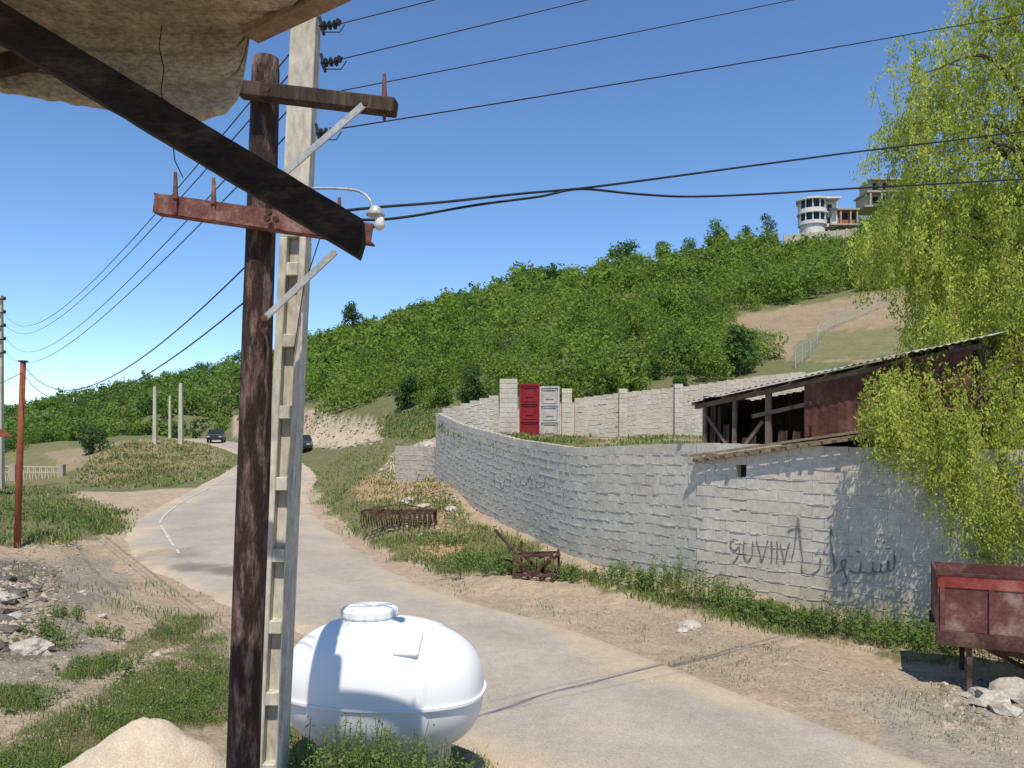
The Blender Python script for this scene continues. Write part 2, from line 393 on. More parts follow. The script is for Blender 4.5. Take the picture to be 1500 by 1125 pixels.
for i,p in enumerate(ln):
    q=ln[min(i+1,len(ln)-1)]-ln[max(i-1,0)]; q/=np.linalg.norm(q); nrm=np.array((-q[1],q[0]))*.05*random.uniform(.6,1.1)
    for sgn in(-1,1):
        V.append((*(p+nrm*sgn),float(zroad(p[1]))+.022))
    if i and random.random()>.06: Fc.append((2*i-2,2*i-1,2*i+1,2*i))
obj('road_edge_line',npmesh('line',V,Fc),M['line'],kind='structure')

# ---------------------------------------------------------------- walls
WP=[(10,9.1),(6.52,12.3),(3.6,15),(1.57,18.4),(.2,22.5),(-1.6,27.5),(-3,32)]
WT=[2.85,2.82,2.90,2.76,2.94,3.42,4.0]; WB=[-.1,-.05,.2,.2,.4,.65,1.03]
def resample(pts,extra,n=40,smooth_from=2):
    pts=np.array(pts,float); out=[];ex=[]
    a=pts[:smooth_from+1]; b_=pts[smooth_from:]
    for i in range(len(a)-1):
        for k in range(10):
            t=k/10; out.append(a[i]*(1-t)+a[i+1]*t); ex.append([e[i]*(1-t)+e[i+1]*t for e in extra])
    if len(b_)>1:
        c_=cr(b_,10)
        for q in range(len(c_)):
            i=min(q//10,len(b_)-2); t=q/10-i
            out.append(c_[q]); ex.append([e[smooth_from+i]*(1-t)+e[smooth_from+i+1]*t for e in extra])
    else: out.append(a[-1]); ex.append([e[-1] for e in extra])
    return np.array(out),np.array(ex)
def blockwall(pts,tops,bots,name,label,datum,smooth_from,follow=1.,thick=.2,bl=.4,stain=False,tint=1.,holes=()):
    o_,e_=resample(pts,[tops,bots],smooth_from=smooth_from)
    seg=np.linalg.norm(np.diff(o_,axis=0),axis=1); s=np.concatenate([[0],np.cumsum(seg)]); L=s[-1]
    at=lambda q:(np.interp(q,s,o_[:,0]),np.interp(q,s,o_[:,1]),np.interp(q,s,e_[:,0]),np.interp(q,s,e_[:,1]))
    mb=MB(); mm=MB(); loc=(o_[0][0],o_[0][1],e_[0][1])
    nb=int(L/bl)
    for k in range(-22,30):
        sh=.5 if k%2 else 0
        for i in range(-1,nb):
            q0=(i+sh)*bl; q1=q0+bl; q0=max(q0,0); q1=min(q1,nb*bl)
            if q1-q0<.1: continue
            qc=(q0+q1)/2; x,y,t,b_=at(qc); x0,y0,_,_=at(q0); x1,y1,_,_=at(q1)
            off=(t-datum)*follow
            zc=datum+k*.2-.1+off
            if zc+.1>t+.03 or zc+.1<b_-.45: continue
            if any(h0<qc<h1 and hz0<zc<hz1 for h0,h1,hz0,hz1 in holes): continue
            far_=smooth_from<5 and y>15.2 and follow and len(pts)==7
            d=Vector((x1-x0,y1-y0,0)).normalized(); yaw=math.atan2(d.y,d.x)+random.gauss(0,.006)+(.024 if far_ else 0)
            R=Matrix.Rotation(yaw,3,'Z')@Matrix.Rotation(random.gauss(0,.004),3,'Y')
            g=tint*random.uniform(.93,1.05); col=(g,g*.985,g*.955)
            if stain:
                a=max(0,min(1,(.95-(zc-b_))/.8))*(1 if x>3.9 else .35)*random.uniform(.6,1); col=(g,g*(1-.07*a),g*(1-.24*a))
            mb.box((x+random.gauss(0,.002),y+random.gauss(0,.002),zc),(q1-q0-.008,thick,.178),R,col)
    M_=int(L/.2)
    for i in range(M_):
        qa=i*.2; qb=min((i+1)*.2,nb*bl)
        if qb<=qa: continue
        x0,y0,t0,b0=at(qa); x1,y1,t1,b1=at(qb)
        if any(h0<(qa+qb)/2<h1 for h0,h1,_,_ in holes): continue
        d=Vector((x1-x0,y1-y0,0)).normalized(); nn=Vector((d.y,-d.x,0))*(thick/2-.008)
        lo=min(b0,b1)-.4; hi=min(t0,t1)-.13
        pa=Vector((x0,y0,0)); pb=Vector((x1,y1,0))
        mm.hexa([p+Vector((0,0,z)) for z in (lo,hi) for p in (pa+nn,pb+nn,pb-nn,pa-nn)])
    for q in range(int(L*46)):
        s0=random.uniform(0,nb*bl-.3); x,y,t,b_=at(s0+.05); off=(t-datum)*follow
        k=random.randint(int((b_-t)/.2),0); z=datum+off+k*.2-.2+random.uniform(-.006,.003)
        if z<b_ or z>t-.1: continue
        if any(h0<s0<h1 and hz0<z<hz1 for h0,h1,hz0,hz1 in holes): continue
        x1,y1,_,_=at(s0+.1); d=Vector((x1-x,y1-y,0)).normalized(); nn=Vector((d.y,-d.x,0))
        if nn.y>0: nn=-nn
        mm.box(Vector((x,y,z))+nn*(thick/2+.0),(random.uniform(.08,.34),.020,random.uniform(.014,.024)),Matrix.Rotation(math.atan2(d.y,d.x),3,'Z')@Matrix.Rotation(random.gauss(0,.03),3,'Y'))
    w=thing(name,loc,label,'wall')
    mb.make('masonry_blocks',M['conc'],w); mm.make('mortar',M['mortar'],w)
    return w,o_,s,at
fw,fo,fs,fat=blockwall(WP,WT,WB,'block_wall','long grey concrete block wall with graffiti beside the road',2.85,2,stain=True,
   holes=[(4.76+3.96-.95,4.76+3.96-.72,2.30,2.62)])
def wallpt(u,v,off=.113):
    r=fo[:,0]/fo[:,1]; tr=(u-750)/F
    i=int(np.argmax(r<tr)); i=max(i,1); t=(r[i-1]-tr)/(r[i-1]-r[i]); p=fo[i-1]*(1-t)+fo[i]*t
    d=fo[i]-fo[i-1]; d/=np.linalg.norm(d); nn=np.array((d[1],-d[0])); 
    if nn[1]>0: nn=-nn
    z=ZV(p[1],v); p=p+nn*off; return Vector((p[0],p[1],z)),Vector((nn[0],nn[1],0))
def ribbon(mb,pts,w):
    k=[wallpt(*p) for p in pts]
    P3=cr([tuple(q[0]) for q in k],5); nn=k[0][1]; base=len(mb.v)
    for i,p in enumerate(P3):
        d=Vector(P3[min(i+1,len(P3)-1)]-P3[max(i-1,0)]).normalized(); sd=d.cross(nn).normalized()*w/2*random.uniform(.55,1.15)
        mb.v+=[tuple(Vector(p)-sd),tuple(Vector(p)+sd)]; mb.c+=[(1,1,1)]*2
        if i: mb.f.append((base+2*i-2,base+2*i-1,base+2*i+1,base+2*i))
gm=MB()
for st in [
 [(1086,791),(1078,790),(1074,798),(1080,806),(1087,800),(1086,812),(1078,824)],
 [(1094,792),(1094,812),(1099,821),(1106,812),(1107,792)],
 [(1112,792),(1117,808),(1120,822),(1125,806),(1129,791)],
 [(1134,792),(1135,806),(1134,823)],[(1142,791),(1143,806),(1142,823)],
 [(1147,796),(1151,812),(1153,824),(1157,806),(1161,794)],
 [(1163,822),(1169,795),(1173,757),(1176,790),(1180,820)],[(1158,778),(1166,774),(1179,776)],
 [(1178,826),(1180,838),(1192,840),(1204,832),(1206,816)],[(1221,768),(1222,800),(1226,832),(1214,838)],
 [(1228,838),(1240,832),(1243,820),(1236,822),(1240,836),(1245,850),(1238,856)],
 [(1246,834),(1262,838),(1265,822)],[(1265,836),(1280,838),(1282,822)],
 [(1282,836),(1292,836),(1294,824),(1294,836),(1303,835),(1305,820),(1305,834),(1313,830),(1314,806)],
 [(1258,806),(1263,808)],[(1288,790),(1292,794)],[(1296,796),(1300,792)],[(1291,784),(1296,782)],[(1218,757),(1226,752)]]:
    ribbon(gm,st,.028)
for st in [[(728,700),(730,716)],[(735,698),(741,716),(745,700)],[(752,697),(753,716)],[(758,700),(764,714),(770,699)],[(775,712),(782,698),(786,714)],[(791,700),(792,714),(803,712),(803,698)]]:
    ribbon(gm,st,.03)
gm.make('graffiti',M['paint'],fw,label='grey sprayed Persian digits and letters')

Lt=fs[-1]; V=[];Fc=[];cc=[]
back=[(12,31),(11,33),(7,33.3),(5,33.3),(2.3,33.3),(-.4,33.2),(-3.1,32.6)]
bq=cr(back,10); nrow=61
for i in range(nrow):
    q=Lt*i/(nrow-1); x,y,t,b_=fat(q); bx,by=bq[int(i/(nrow-1)*(len(bq)-1))]
    for j in range(15):
        w=j/14; X=x*(1-w)+bx*w; Y=y*(1-w)+by*w
        zz=(t-.40)*(1-w)+ (3.05 if i<50 else 3.05+(i-50)*.05)*w
        zz+=float(fbm(np.array([X*.7]),np.array([Y*.7]))[0])*.15*min(1,w*6)
        V.append((X,Y,zz)); nn=float(fbm(np.array([X*.5+9]),np.array([Y*.5]))[0])
        cc.append(grass*1.0 if nn>-.05 else brown*1.2)
    if i: Fc+=[((i-1)*15+j,(i-1)*15+j+1,i*15+j+1,i*15+j) for j in range(14)]
obj('terrace_ground',npmesh('terrace',V,Fc,np.array(cc),True),M['ground'],kind='structure')

blockwall([(-.55,33.05),(-1.5,33.0),(-3.0,32.35)],[ZV(33,577),ZV(33,586),ZV(32.3,601)],[2.7,2.7,2.8],'block_wall','grey block wall rising to a gate pillar',ZV(33,577),0,follow=1,tint=.92)
blockwall([(2.6,33.3),(4.9,33.3),(7.0,33.4),(9,33.6),(10.5,34),(13,35)],[ZV(33,583),ZV(33,573),ZV(33,566),ZV(33,556),ZV(33,548),ZV(33,538)],[2.7,2.8,2.9,3.2,3.7,4.0],'block_wall','stepped grey block wall along the hillside foot',ZV(33,583),5,follow=1,tint=.92)
blockwall([(-5.1,35.5),(-3.4,34.0),(-2.9,32.6)],[ZV(34,652),ZV(34,650),ZV(34,648)],[1.0,1.2,1.4],'block_wall','low grey block wall beside a rocky cut',2.4,0,follow=0,tint=.9)
def pillar(u,w,vt,zb,lab,d=33.1):
    x=(u-750)/F*d; mb=MB(); zt=ZV(d,vt); z=zb; k=0
    while z<zt-.05:
        g=random.uniform(.88,1.05)
        if k%2: 
            mb.box((x-w/4,d,z+.1),(w/2-.012,.42,.185),None,(g,g,g*.97)); g=random.uniform(.88,1.05); mb.box((x+w/4,d,z+.1),(w/2-.012,.42,.185),None,(g,g,g*.97))
        else: mb.box((x,d,z+.1),(w-.01,.42,.185),None,(g,g,g*.97))
        z+=.2;k+=1
    o=thing('gate_pillar',(x,d,zb),lab,'pillar','block pillars')
    mb.make('masonry_blocks',M['conc'],o)
    mc=MB(); mc.box((x,d,(zb+z)/2),(w-.05,.38,z-zb-.02)); mc.make('mortar',M['mortar'],o)
pillar(745,.74,558,2.8,'tall grey block pillar beside a red gate')
pillar(830,.42,574,2.8,'grey block pillar beside a white gate')
pillar(912,.34,572,2.8,'slim grey block pillar in a wall',33.2)
pillar(993,.34,566,3.0,'slim grey block pillar in a wall',33.2)
def gate_leaf(u0,u1,vt,vb,d0,d1,mt,label,mt2):
    a=P(u0,vb,d0); b_=P(u1,vb,d1); b_.z=a.z; H=ZV(d0,vt)-a.z; ax=(b_-a); W=ax.length; ax.normalize(); nn=Vector((ax.y,-ax.x,0))
    o=thing('gate_leaf',a,label,'gate'); up=Vector((0,0,1))
    pn=MB(); pn.prism([(0,0),(W,0),(W,H),(0,H)],a,ax,up,-nn,.03); pn.make('panel',mt,o)
    fr=MB()
    for (x0,z0,x1,z1) in [(0,0,.07,H),(W-.07,0,W,H),(.07,0,W-.07,.08),(.07,H-.08,W-.07,H),(.07,H*.33,W-.07,H*.33+.06),(.07,H*.64,W-.07,H*.64+.06)]:
        fr.prism([(x0,z0),(x1,z0),(x1,z1),(x0,z1)],a+nn*.002,ax,up,nn,.06)
    fr.make('frame',mt,o)
    md=MB()
    for z0,z1 in ((.14,H*.33-.06),(H*.33+.12,H*.64-.06),(H*.64+.12,H-.14)):
        c=[(.14,z0),(W-.14,z0),(W-.14,z1),(.14,z1)]
        for i in range(4):
            p=c[i];q=c[(i+1)%4]; md.beam(a+ax*p[0]+up*p[1]+nn*.02,a+ax*q[0]+up*q[1]+nn*.02,.035,.035,nn)
        md.prism([(W*.3,z0+(z1-z0)*.3),(W*.7,z0+(z1-z0)*.3),(W*.7,z0+(z1-z0)*.7),(W*.3,z0+(z1-z0)*.7)],a+nn*.002,ax,up,nn,.03)
    md.make('moulding',mt2,o)
gate_leaf(761,790,562,645,32.9,33.0,M['red'],'tall red painted metal gate leaf',M['red'])
gate_leaf(791,820,566,645,33.0,32.8,M['whitep'],'tall off-white panelled metal gate leaf',M['whitep'])

# ---------------------------------------------------------------- shed
P0=Vector((3.6,15,0)); T=Vector((.735,-.678,0)).normalized(); NN=Vector((T.y,-T.x,0)); UP=Vector((0,0,1))
if NN.y>0: NN=-NN
def SP(s,n,z): return P0+T*s+NN*n+UP*z
zl=lambda s:2.62+.145*s
zr=lambda s:3.66+.165*s
TR=math.atan2(T.y,T.x)
shed=thing('wooden_shed',SP(0,0,2.6),'ramshackle timber shed with metal roof on a block wall','shed')
mb=MB()
for s in (.02,.62,1.28,2.15,3.3,4.3):
    mb.beam(SP(s,.0,zl(s)),SP(s+random.uniform(-.03,.03),.0,zr(s)),.06 if s!=1.28 else .10,.07,NN)
mb.beam(SP(-.15,.03,zr(-.15)-.07),SP(4.6,.03,zr(4.6)-.07),.07,.08)
mb.beam(SP(1.0,.05,zl(1.)+.60),SP(2.2,.05,zl(2.2)+.66),.03,.07)
mb.beam(SP(.75,-.05,zl(.75)+.05),SP(1.15,-.05,zl(1.1)+.5),.05,.06)
mb.beam(SP(.05,-.05,zl(0)+.75),SP(.5,-.05,zl(.5)+.1),.05,.05)
mb.each('post',M['wood_g'],shed)
mb=MB()
mb.beam(SP(-.12,.14,zl(-.1)-.04),SP(3.3,.14,zl(3.3)-.04),.08,.08)
mb.beam(SP(-.12,.28,zl(-.1)+.04),SP(3.25,.28,zl(3.25)+.04),.06,.04)
s=-.05
while s<3.25:
    L=random.uniform(.14,.24); mb.beam(SP(s,-.1,zl(s)-.01+random.uniform(-.01,.01)),SP(s+random.uniform(-.03,.03),L+.08,zl(s)-.06),random.uniform(.05,.09),.05); s+=random.uniform(.17,.27)
mb.make('floor_ledge',M['plank'],shed)
mb=MB()
s=-.05
while s<4.5:
    w=random.uniform(.12,.2); gap=.035 if random.random()<.16 else 0
    mb.box(SP(s+w/2,-1.9,2.80+.15*s),(w+.006-gap,.03,1.9),Matrix.Rotation(TR,3,'Z')@Matrix.Rotation(random.gauss(0,.006),3,'Y')); s+=w
k=-.05
while k>-1.9:
    w=random.uniform(.13,.19); mb.box(SP(-.03,k-w/2,(zl(0)+zr(0))/2+.07),(.03,w-(.02 if random.random()<.3 else -.004),1.12),Matrix.Rotation(TR,3,'Z')); k-=w
mb.box(SP(4.55,-.95,3.7),(.03,1.9,1.4),Matrix.Rotation(TR,3,'Z'))
mb.hexa([SP(-.05,.0,zl(0)-.06),SP(4.6,.0,zl(4.6)-.06),SP(4.6,-1.9,zl(4.6)-.06),SP(-.05,-1.9,zl(0)-.06),SP(-.05,.0,zl(0)-.01),SP(4.6,.0,zl(4.6)-.01),SP(4.6,-1.9,zl(4.6)-.01),SP(-.05,-1.9,zl(0)-.01)])
for s,z0,z1,w in ((.15,0,.95,.1),(.28,.05,.9,.06),(.42,0,.55,.12),(.8,0,.25,.14),(.95,0,.3,.1),(1.5,0,.28,.16),(1.75,0,.22,.14),(1.95,0,.35,.1)):
    mb.beam(SP(s,-.06,zl(s)+z0),SP(s+.02,-.06,zl(s)+z1),w,.02,NN)
mb.make('plank_wall',M['wood_d'],shed)
def corr(mb,o,ax,ay,W,H,amp=.014,per=.09):
    n=int(W/per*6); base=len(mb.v)
    for i in range(n+1):
        a=W*i/n; z=amp*math.sin(2*math.pi*a/per); nn=ax.cross(ay).normalized()
        for q in (0,1):
            mb.v.append(tuple(o+ax*a+ay*H*q+nn*z)); mb.c.append((1,1,1))
        if i: mb.f.append((base+2*i-2,base+2*i,base+2*i+1,base+2*i-1))
mb=MB(); tt=(T+UP*.15).normalized()
corr(mb,SP(1.95,.07,zl(1.95)+.10),tt,UP,1.25,.88,.008,.14)
corr(mb,SP(3.12,.10,zl(3.1)+.14),tt,UP,1.4,.9,.008,.14)
corr(mb,SP(2.1,.13,zl(2.1)+.02),tt,UP,.95,.42,.006,.14)
mb.make('rusty_cladding',M['clad'],shed,label='rust-brown metal sheets')
mb=MB(); back_v=(-NN*2.6+UP*.40)
for k in range(5):
    s=-.28+k*1.0
    corr(mb,SP(s,.30,zr(s)+.02+(.012 if k%2 else 0)),(T+UP*.165).normalized(),back_v.normalized(),1.06,back_v.length+random.uniform(-.06,.06),.010,.11)
mb.make('corrugated_roof',M['roof'],shed,smooth=True)
mb=MB()
for s in np.arange(-.1,4.5,.62): mb.beam(SP(s,.24,zr(s)-.03),SP(s,-2.1,zr(s)-.03+.34),.04,.05)
mb.each('rafter',M['wood_g'],shed)

# ---------------------------------------------------------------- overhead porch
por=thing('porch_roof',P(0,60,2.8),'rough concrete porch slab edge with broken corner','porch')
vb=lambda u:float(np.interp(u,[-300,0,60,150,250,295,330,348,358,366],[110,135,145,160,174,179,166,148,112,55]))
mb=MB(); ul=list(np.arange(-300,340,4.))+[340,344,348,351,354,357,360,363,366]
rows=28; V=[];Fl=[]
for i,u in enumerate(ul):
    b0=vb(u)+mn.noise(Vector((u*.05,0,3)))*4+mn.noise(Vector((u*.25,0,7)))*4
    for j in range(rows+1):
        t=j/rows; v=30*(1-t)+b0*t; dd=2.62+mn.noise(Vector((u*.2,v*.3,5)))*.003+(.02 if j==rows else 0)
        dd+= .010 if (j%9==0) else 0
        V.append(P(u,v,dd))
    for j in range(rows+1):
        t=j/rows; p=P(u-6,30*(1-t)+(b0-10)*t,2.80); V.append(p)
st=2*(rows+1)
for i in range(len(ul)-1):
    for j in range(rows):
        Fl.append((i*st+j,(i+1)*st+j,(i+1)*st+j+1,i*st+j+1)); Fl.append((i*st+rows+1+j,i*st+rows+2+j,(i+1)*st+rows+2+j,(i+1)*st+rows+1+j))
    Fl.append((i*st+rows,(i+1)*st+rows,(i+1)*st+st-1,i*st+st-1))
e=(len(ul)-1)*st
for j in range(rows): Fl.append((e+j,e+rows+1+j,e+rows+2+j,e+j+1))
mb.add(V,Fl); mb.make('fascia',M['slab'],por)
mb=MB(); zb=ZV(2.62,50)
gy=np.linspace(1.75,2.66,40); V=[];Fl=[]
xe=lambda y:-.855+(2.62-y)*1.05
for i in range(70):
    for j,y in enumerate(gy):
        x=-2.6+(xe(y)+2.6)*i/69+(mn.noise(Vector((y*9,1,1)))*.015 if i==69 else 0)
        V.append((x,y,zb+mn.noise(Vector((x*20,y*20,0)))*.0025+(.012 if j%8==0 else 0)))
for i in range(69):
    for j in range(39): Fl.append((i*40+j,i*40+j+1,(i+1)*40+j+1,(i+1)*40+j))
mb.add(V,Fl)
mb.hexa([Vector(q) for q in ((-2.6,1.75,zb+.018),(xe(1.75)-.01,1.75,zb+.018),(xe(2.66)-.01,2.66,zb+.018),(-2.6,2.66,zb+.018),(-2.6,1.75,zb+.14),(xe(1.75)-.01,1.75,zb+.14),(xe(2.66)-.01,2.66,zb+.14),(-2.6,2.66,zb+.14))])
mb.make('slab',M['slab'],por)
mb=MB(); mb.beam(P(366,46,2.60),P(640,-85,2.2),.07,.05); mb.make('edge_board',M['plank'],por)
mb=MB(); mb.beam(P(-60,112,2.5),P(75,78,2.6),.06,.05); mb.make('batten',M['wood_d'],por)
bm=thing('timber_beam',P(300,200,2.35),'heavy dark weathered timber beam with cut end','beam')
mb=MB(); a=P(-160,-62,2.3); b_=P(520,346,2.4); n=60
d=(b_-a).normalized(); r=Vector((0,1,0)); r=(r-d*r.dot(d)).normalized(); t=r.cross(d).normalized()
if t.z<0:t=-t
V=[];Fl=[]
sec=[(-1,-.92),(-.85,-1),(0,-1),(.85,-1),(1,-.92),(1,0),(1,.92),(.85,1),(0,1),(-.85,1),(-1,.92),(-1,.5),(-1,0),(-1,-.5)]; ns=len(sec)
for i in range(n+1):
    p=a+(b_-a)*i/n; hh=.051; ww=.045
    for q,(sx,sy) in enumerate(sec):
        w=p+r*ww*sx+t*hh*sy+Vector((random.gauss(0,.0007),mn.noise(Vector((i*.5,q*.9,0)))*.004,mn.noise(Vector((i*.35,q*2.,4)))*.003))
        if i==n: w+=d*(.045*(1-sy)/2+(.008 if abs(sy)<.6 else 0))
        V.append(w)
    if i:
        for q in range(ns): Fl.append(((i-1)*ns+q,(i-1)*ns+(q+1)%ns,i*ns+(q+1)%ns,i*ns+q))
Fl+=[tuple(range(ns))[::-1],tuple(n*ns+q for q in range(ns))]
mb.add(V,Fl); mb.make('timber',M['beam'],bm)
mb=MB(); mb.tube([P(237,38,2.55),P(233,70,2.55),P(240,100,2.55),P(236,135,2.55),P(252,200,2.5),P(256,235,2.5),P(268,260,2.5)],.0018,5); 
mb.make('hanging_wire',M['black'],None,P(237,38,2.55),label='loose thin wire dangling off the porch slab',category='wire')

# ---------------------------------------------------------------- wooden pole
wp=thing('utility_pole',(-1.50,4.3,.2),'dark tarred wooden utility pole with two crossarms','utility pole')
mb=MB(); n=70; a=P(390,86,4.3); bb=P(351,1300,4.3); bb.z=.2; bb.x=-1.48
pts=[bb+(a-bb)*i/n for i in range(n+1)]
nn_=22; 
for i,p in enumerate(pts):
    r0=.092-.018*i/n
    for j in range(nn_):
        t_=2*math.pi*j/nn_; k=1+.07*mn.noise(Vector((math.cos(t_)*2.2,math.sin(t_)*2.2,p.z*.9)))+.05*mn.noise(Vector((math.cos(t_)*7,math.sin(t_)*7,p.z*1.2)))
        if i==n: k*=.93
        mb.v.append((p.x+r0*k*math.cos(t_),p.y+r0*k*math.sin(t_),p.z)); mb.c.append((1,1,1))
    if i:
        for j in range(nn_): mb.f.append(((i-1)*nn_+j,(i-1)*nn_+(j+1)%nn_,i*nn_+(j+1)%nn_,i*nn_+j))
mb.f.append(tuple(n*nn_+j for j in range(nn_)))
mb.make('pole',M['wood_pole'],wp,smooth=True)
up_=MB(); up_.beam(P(352,131,4.18),P(580,158,4.10),.085,.078); ua=up_.make('crossarm',M['wood_d'],wp,bevel=.006,label='weathered wooden upper crossarm')
def pin(part,u,v0,v1,d,mt):
    m=MB(); a=P(u,v1,d); b_=P(u,v0,d); L=(b_-a)
    m.tube([a,a+L*.35,a+L*.36,a+L*.6,a+L*.98,b_],[.009,.009,.016,.013,.009,.007],8); subpart(m,'insulator_pin',mt,part)
pin(ua,563,108,176,4.1,M['rust_arm'])
lo=MB(); a=P(226,297,4.18); b_=P(545,342,4.1); lo.beam(a,b_,.012,.098)
lo.beam(a+Vector((0,.035,.048)),b_+Vector((0,.035,.048)),.07,.009); lo.beam(a+Vector((0,.035,-.048)),b_+Vector((0,.035,-.048)),.07,.009)
la=lo.make('crossarm',M['rust_arm'],wp,label='rusty steel channel lower crossarm')
for u,v0,v1 in ((257,252,313),(313,260,322),(497,289,345)): pin(la,u,v0,v1,4.15,M['rust_arm'])
br=MB(); br.beam(P(537,150,4.05),P(392,275,4.2),.01,.035,(0,0,1)); br.beam(P(492,368,4.03),P(388,466,4.2),.01,.035,(0,0,1))
br.each('brace',M['galv'],wp)
bo=MB()
for u,v,d in ((392,131,4.10),(392,321,4.1),(535,152,4.03),(388,466,4.19),(388,485,4.2),(395,312,4.1),(405,322,4.1)):
    bo.lathe([(.016,-.02),(.016,.0),(.008,.002)],P(u,v,d),8,'y')
bo.each('bolt',M['rust'],wp)
bo=MB()
bo.tube([P(392,480,4.19),P(386,486,4.18),P(390,494,4.18),P(393,510,4.19),P(389,560,4.19),P(392,580,4.2),P(386,650,4.19)],.007,6)
bo.make('iron_hook',M['rust'],wp)
# concrete pole
cp=thing('utility_pole',(-1.80,5.3,.2),'pale reinforced concrete utility pole with recessed web','utility pole')
top=P(449,22,5.3); bot=P(398,1110,5.3); bot=bot+(bot-top)*.12
def cpt(t,dx,dy):
    p=top+(bot-top)*t; w=.083+.012*t; return p+Vector((dx*w,dy,0))
mb=MB()
def slabp(t0,t1,x0,x1,y0,y1):
    mb.hexa([cpt(t1,x0,y0),cpt(t1,x1,y0),cpt(t1,x1,y1),cpt(t1,x0,y1),cpt(t0,x0,y0),cpt(t0,x1,y0),cpt(t0,x1,y1),cpt(t0,x0,y1)])
slabp(0,.27,-1,1,-.07,.07)
slabp(.27,1,-1,-.42,-.08,.08); slabp(.27,1,.5,1,-.08,.08)
slabp(.27,1,-.419,.499,-.01,.01)
for i in range(9):
    t_=.30+i*.085; slabp(t_,t_+.016,-.418,.498,-.079,.079)
mb.make('pole',M['pole_c'],cp,bevel=.006)
for u,v in ((468,38),(470,92),(463,195)):
    mi=MB(); c=P(u,v,5.25); e=P(u+26,v-2,5.2)
    mi.tube([c,e],.008,6)
    for k in range(3):
        p=c+(e-c)*(.3+.28*k); mi.tube([p-(e-c)*.06,p,p+(e-c)*.06],[.012,.03,.012],10)
    mi.tube([e,e+Vector((.01,0,.03))],.02,8); mi.tube([c+Vector((0,0,.06)),c+Vector((.03,0,-.06))],.01,6)
    mi.tube([c,c+Vector((.02,-.02,-.05)),e+Vector((.02,-.02,-.06)),e+Vector((.05,0,0))],.004,5)
    mi.make('insulator_bracket',M['black'],cp)
mi=MB(); mi.tube([cpt(.36,1.02,-.09),cpt(.5,1.1,-.1),cpt(.6,.9,-.11),cpt(.75,1.1,-.1),cpt(.9,.95,-.1),cpt(1,1,-.1)],.007,6); mi.make('cable',M['whitep'],cp)
mi=MB(); mi.tube([P(452,330,5.2),P(470,345,5.2),P(445,420,5.2),P(430,520,5.2)],.004,6); mi.make('cable',M['black'],cp)
sl=thing('street_lamp',P(462,276,5.3),'small white street lamp on a curved arm','street lamp')
mb=MB(); mb.tube(cr([tuple(P(455,276,5.3)),tuple(P(490,276,5.25)),tuple(P(525,280,5.2)),tuple(P(541,292,5.15)),tuple(P(545,305,5.15))],6),.009,8)
mb.make('arm',M['galv'],sl,smooth=True)
mb=MB(); mb.lathe([(.012,.03),(.03,.02),(.062,-.03),(.058,-.035)],P(550,308,5.15),16); mb.make('lamp_shade',M['galv'],sl,smooth=True)
mb=MB(); mb.lathe([(.02,.03),(.03,.0),(.036,-.035),(.026,-.06),(.006,-.07)],P(556,322,5.14),14); mb.make('bulb',M['white'],sl,smooth=True)

# wires
def wire(A,B,sag,r,lab='thin overhead electric wire strung between poles',n=40):
    A=Vector(A);B=Vector(B); pts=[]
    for i in range(n+1):
        t=(i/n)**1.6; p=A.lerp(B,t); p.z-=4*sag*t*(1-t); pts.append(p)
    m=MB(); m.tube(pts,[r*(1+ .6*min(1,p.y/60)) for p in pts],6); m.make('overhead_wire',M['black'],None,A,label=lab,category='wire',group='overhead wires')
wire(P(494,36,5.2),P(1900,-330,9),.02,.0035)
wire(P(494,88,5.2),P(1900,-262,10),.03,.0035)
wire(P(500,133,5.2),P(1900,-165,10),.05,.0035)
wire(P(500,188,5.2),P(1900,-57,10),.05,.0045)
for (a_,b_,sg) in (((438,62,5.3),(2,452,45),1.4),((436,95,5.3),(4,470,45),1.2),((432,150,5.3),(6,490,45),1.3),((428,190,5.3),(3,508,45),1.2)):
    wire(P(*a_),P(*b_),sg,.005)
wire(P(390,360,5.1),P(34,534,18.6),.75,.0055); wire(P(390,415,5.1),P(34,548,18.6),.7,.0055)
wire(P(34,545,18.6),P(-300,640,12),.2,.006)
def pathwire(pts,r,lab):
    q=cr([tuple(P(*p)) for p in pts],10); m=MB(); m.tube(q,r,6); m.make('overhead_cable',M['black'],None,q[0],label=lab,category='cable',group='overhead cables')
pathwire([(500,309,5.2),(560,303,5.4),(650,296,5.7),(760,284,6.1),(850,276,6.5),(960,262,6.9),(1100,243,7.5),(1250,223,8.2),(1400,205,8.9),(1550,186,9.7),(1900,140,11)],.010,'thick black twisted cable crossing the road')
pathwire([(455,318,5.25),(540,322,5.4),(600,317,5.6),(700,300,5.9),(790,288,6.2),(850,277,6.5),(930,284,6.8),(1010,288,7.2),(1120,284,7.7),(1250,276,8.3),(1400,268,9),(1550,259,9.8),(1900,235,11.5)],.010,'thick black cable looping beside another cable')

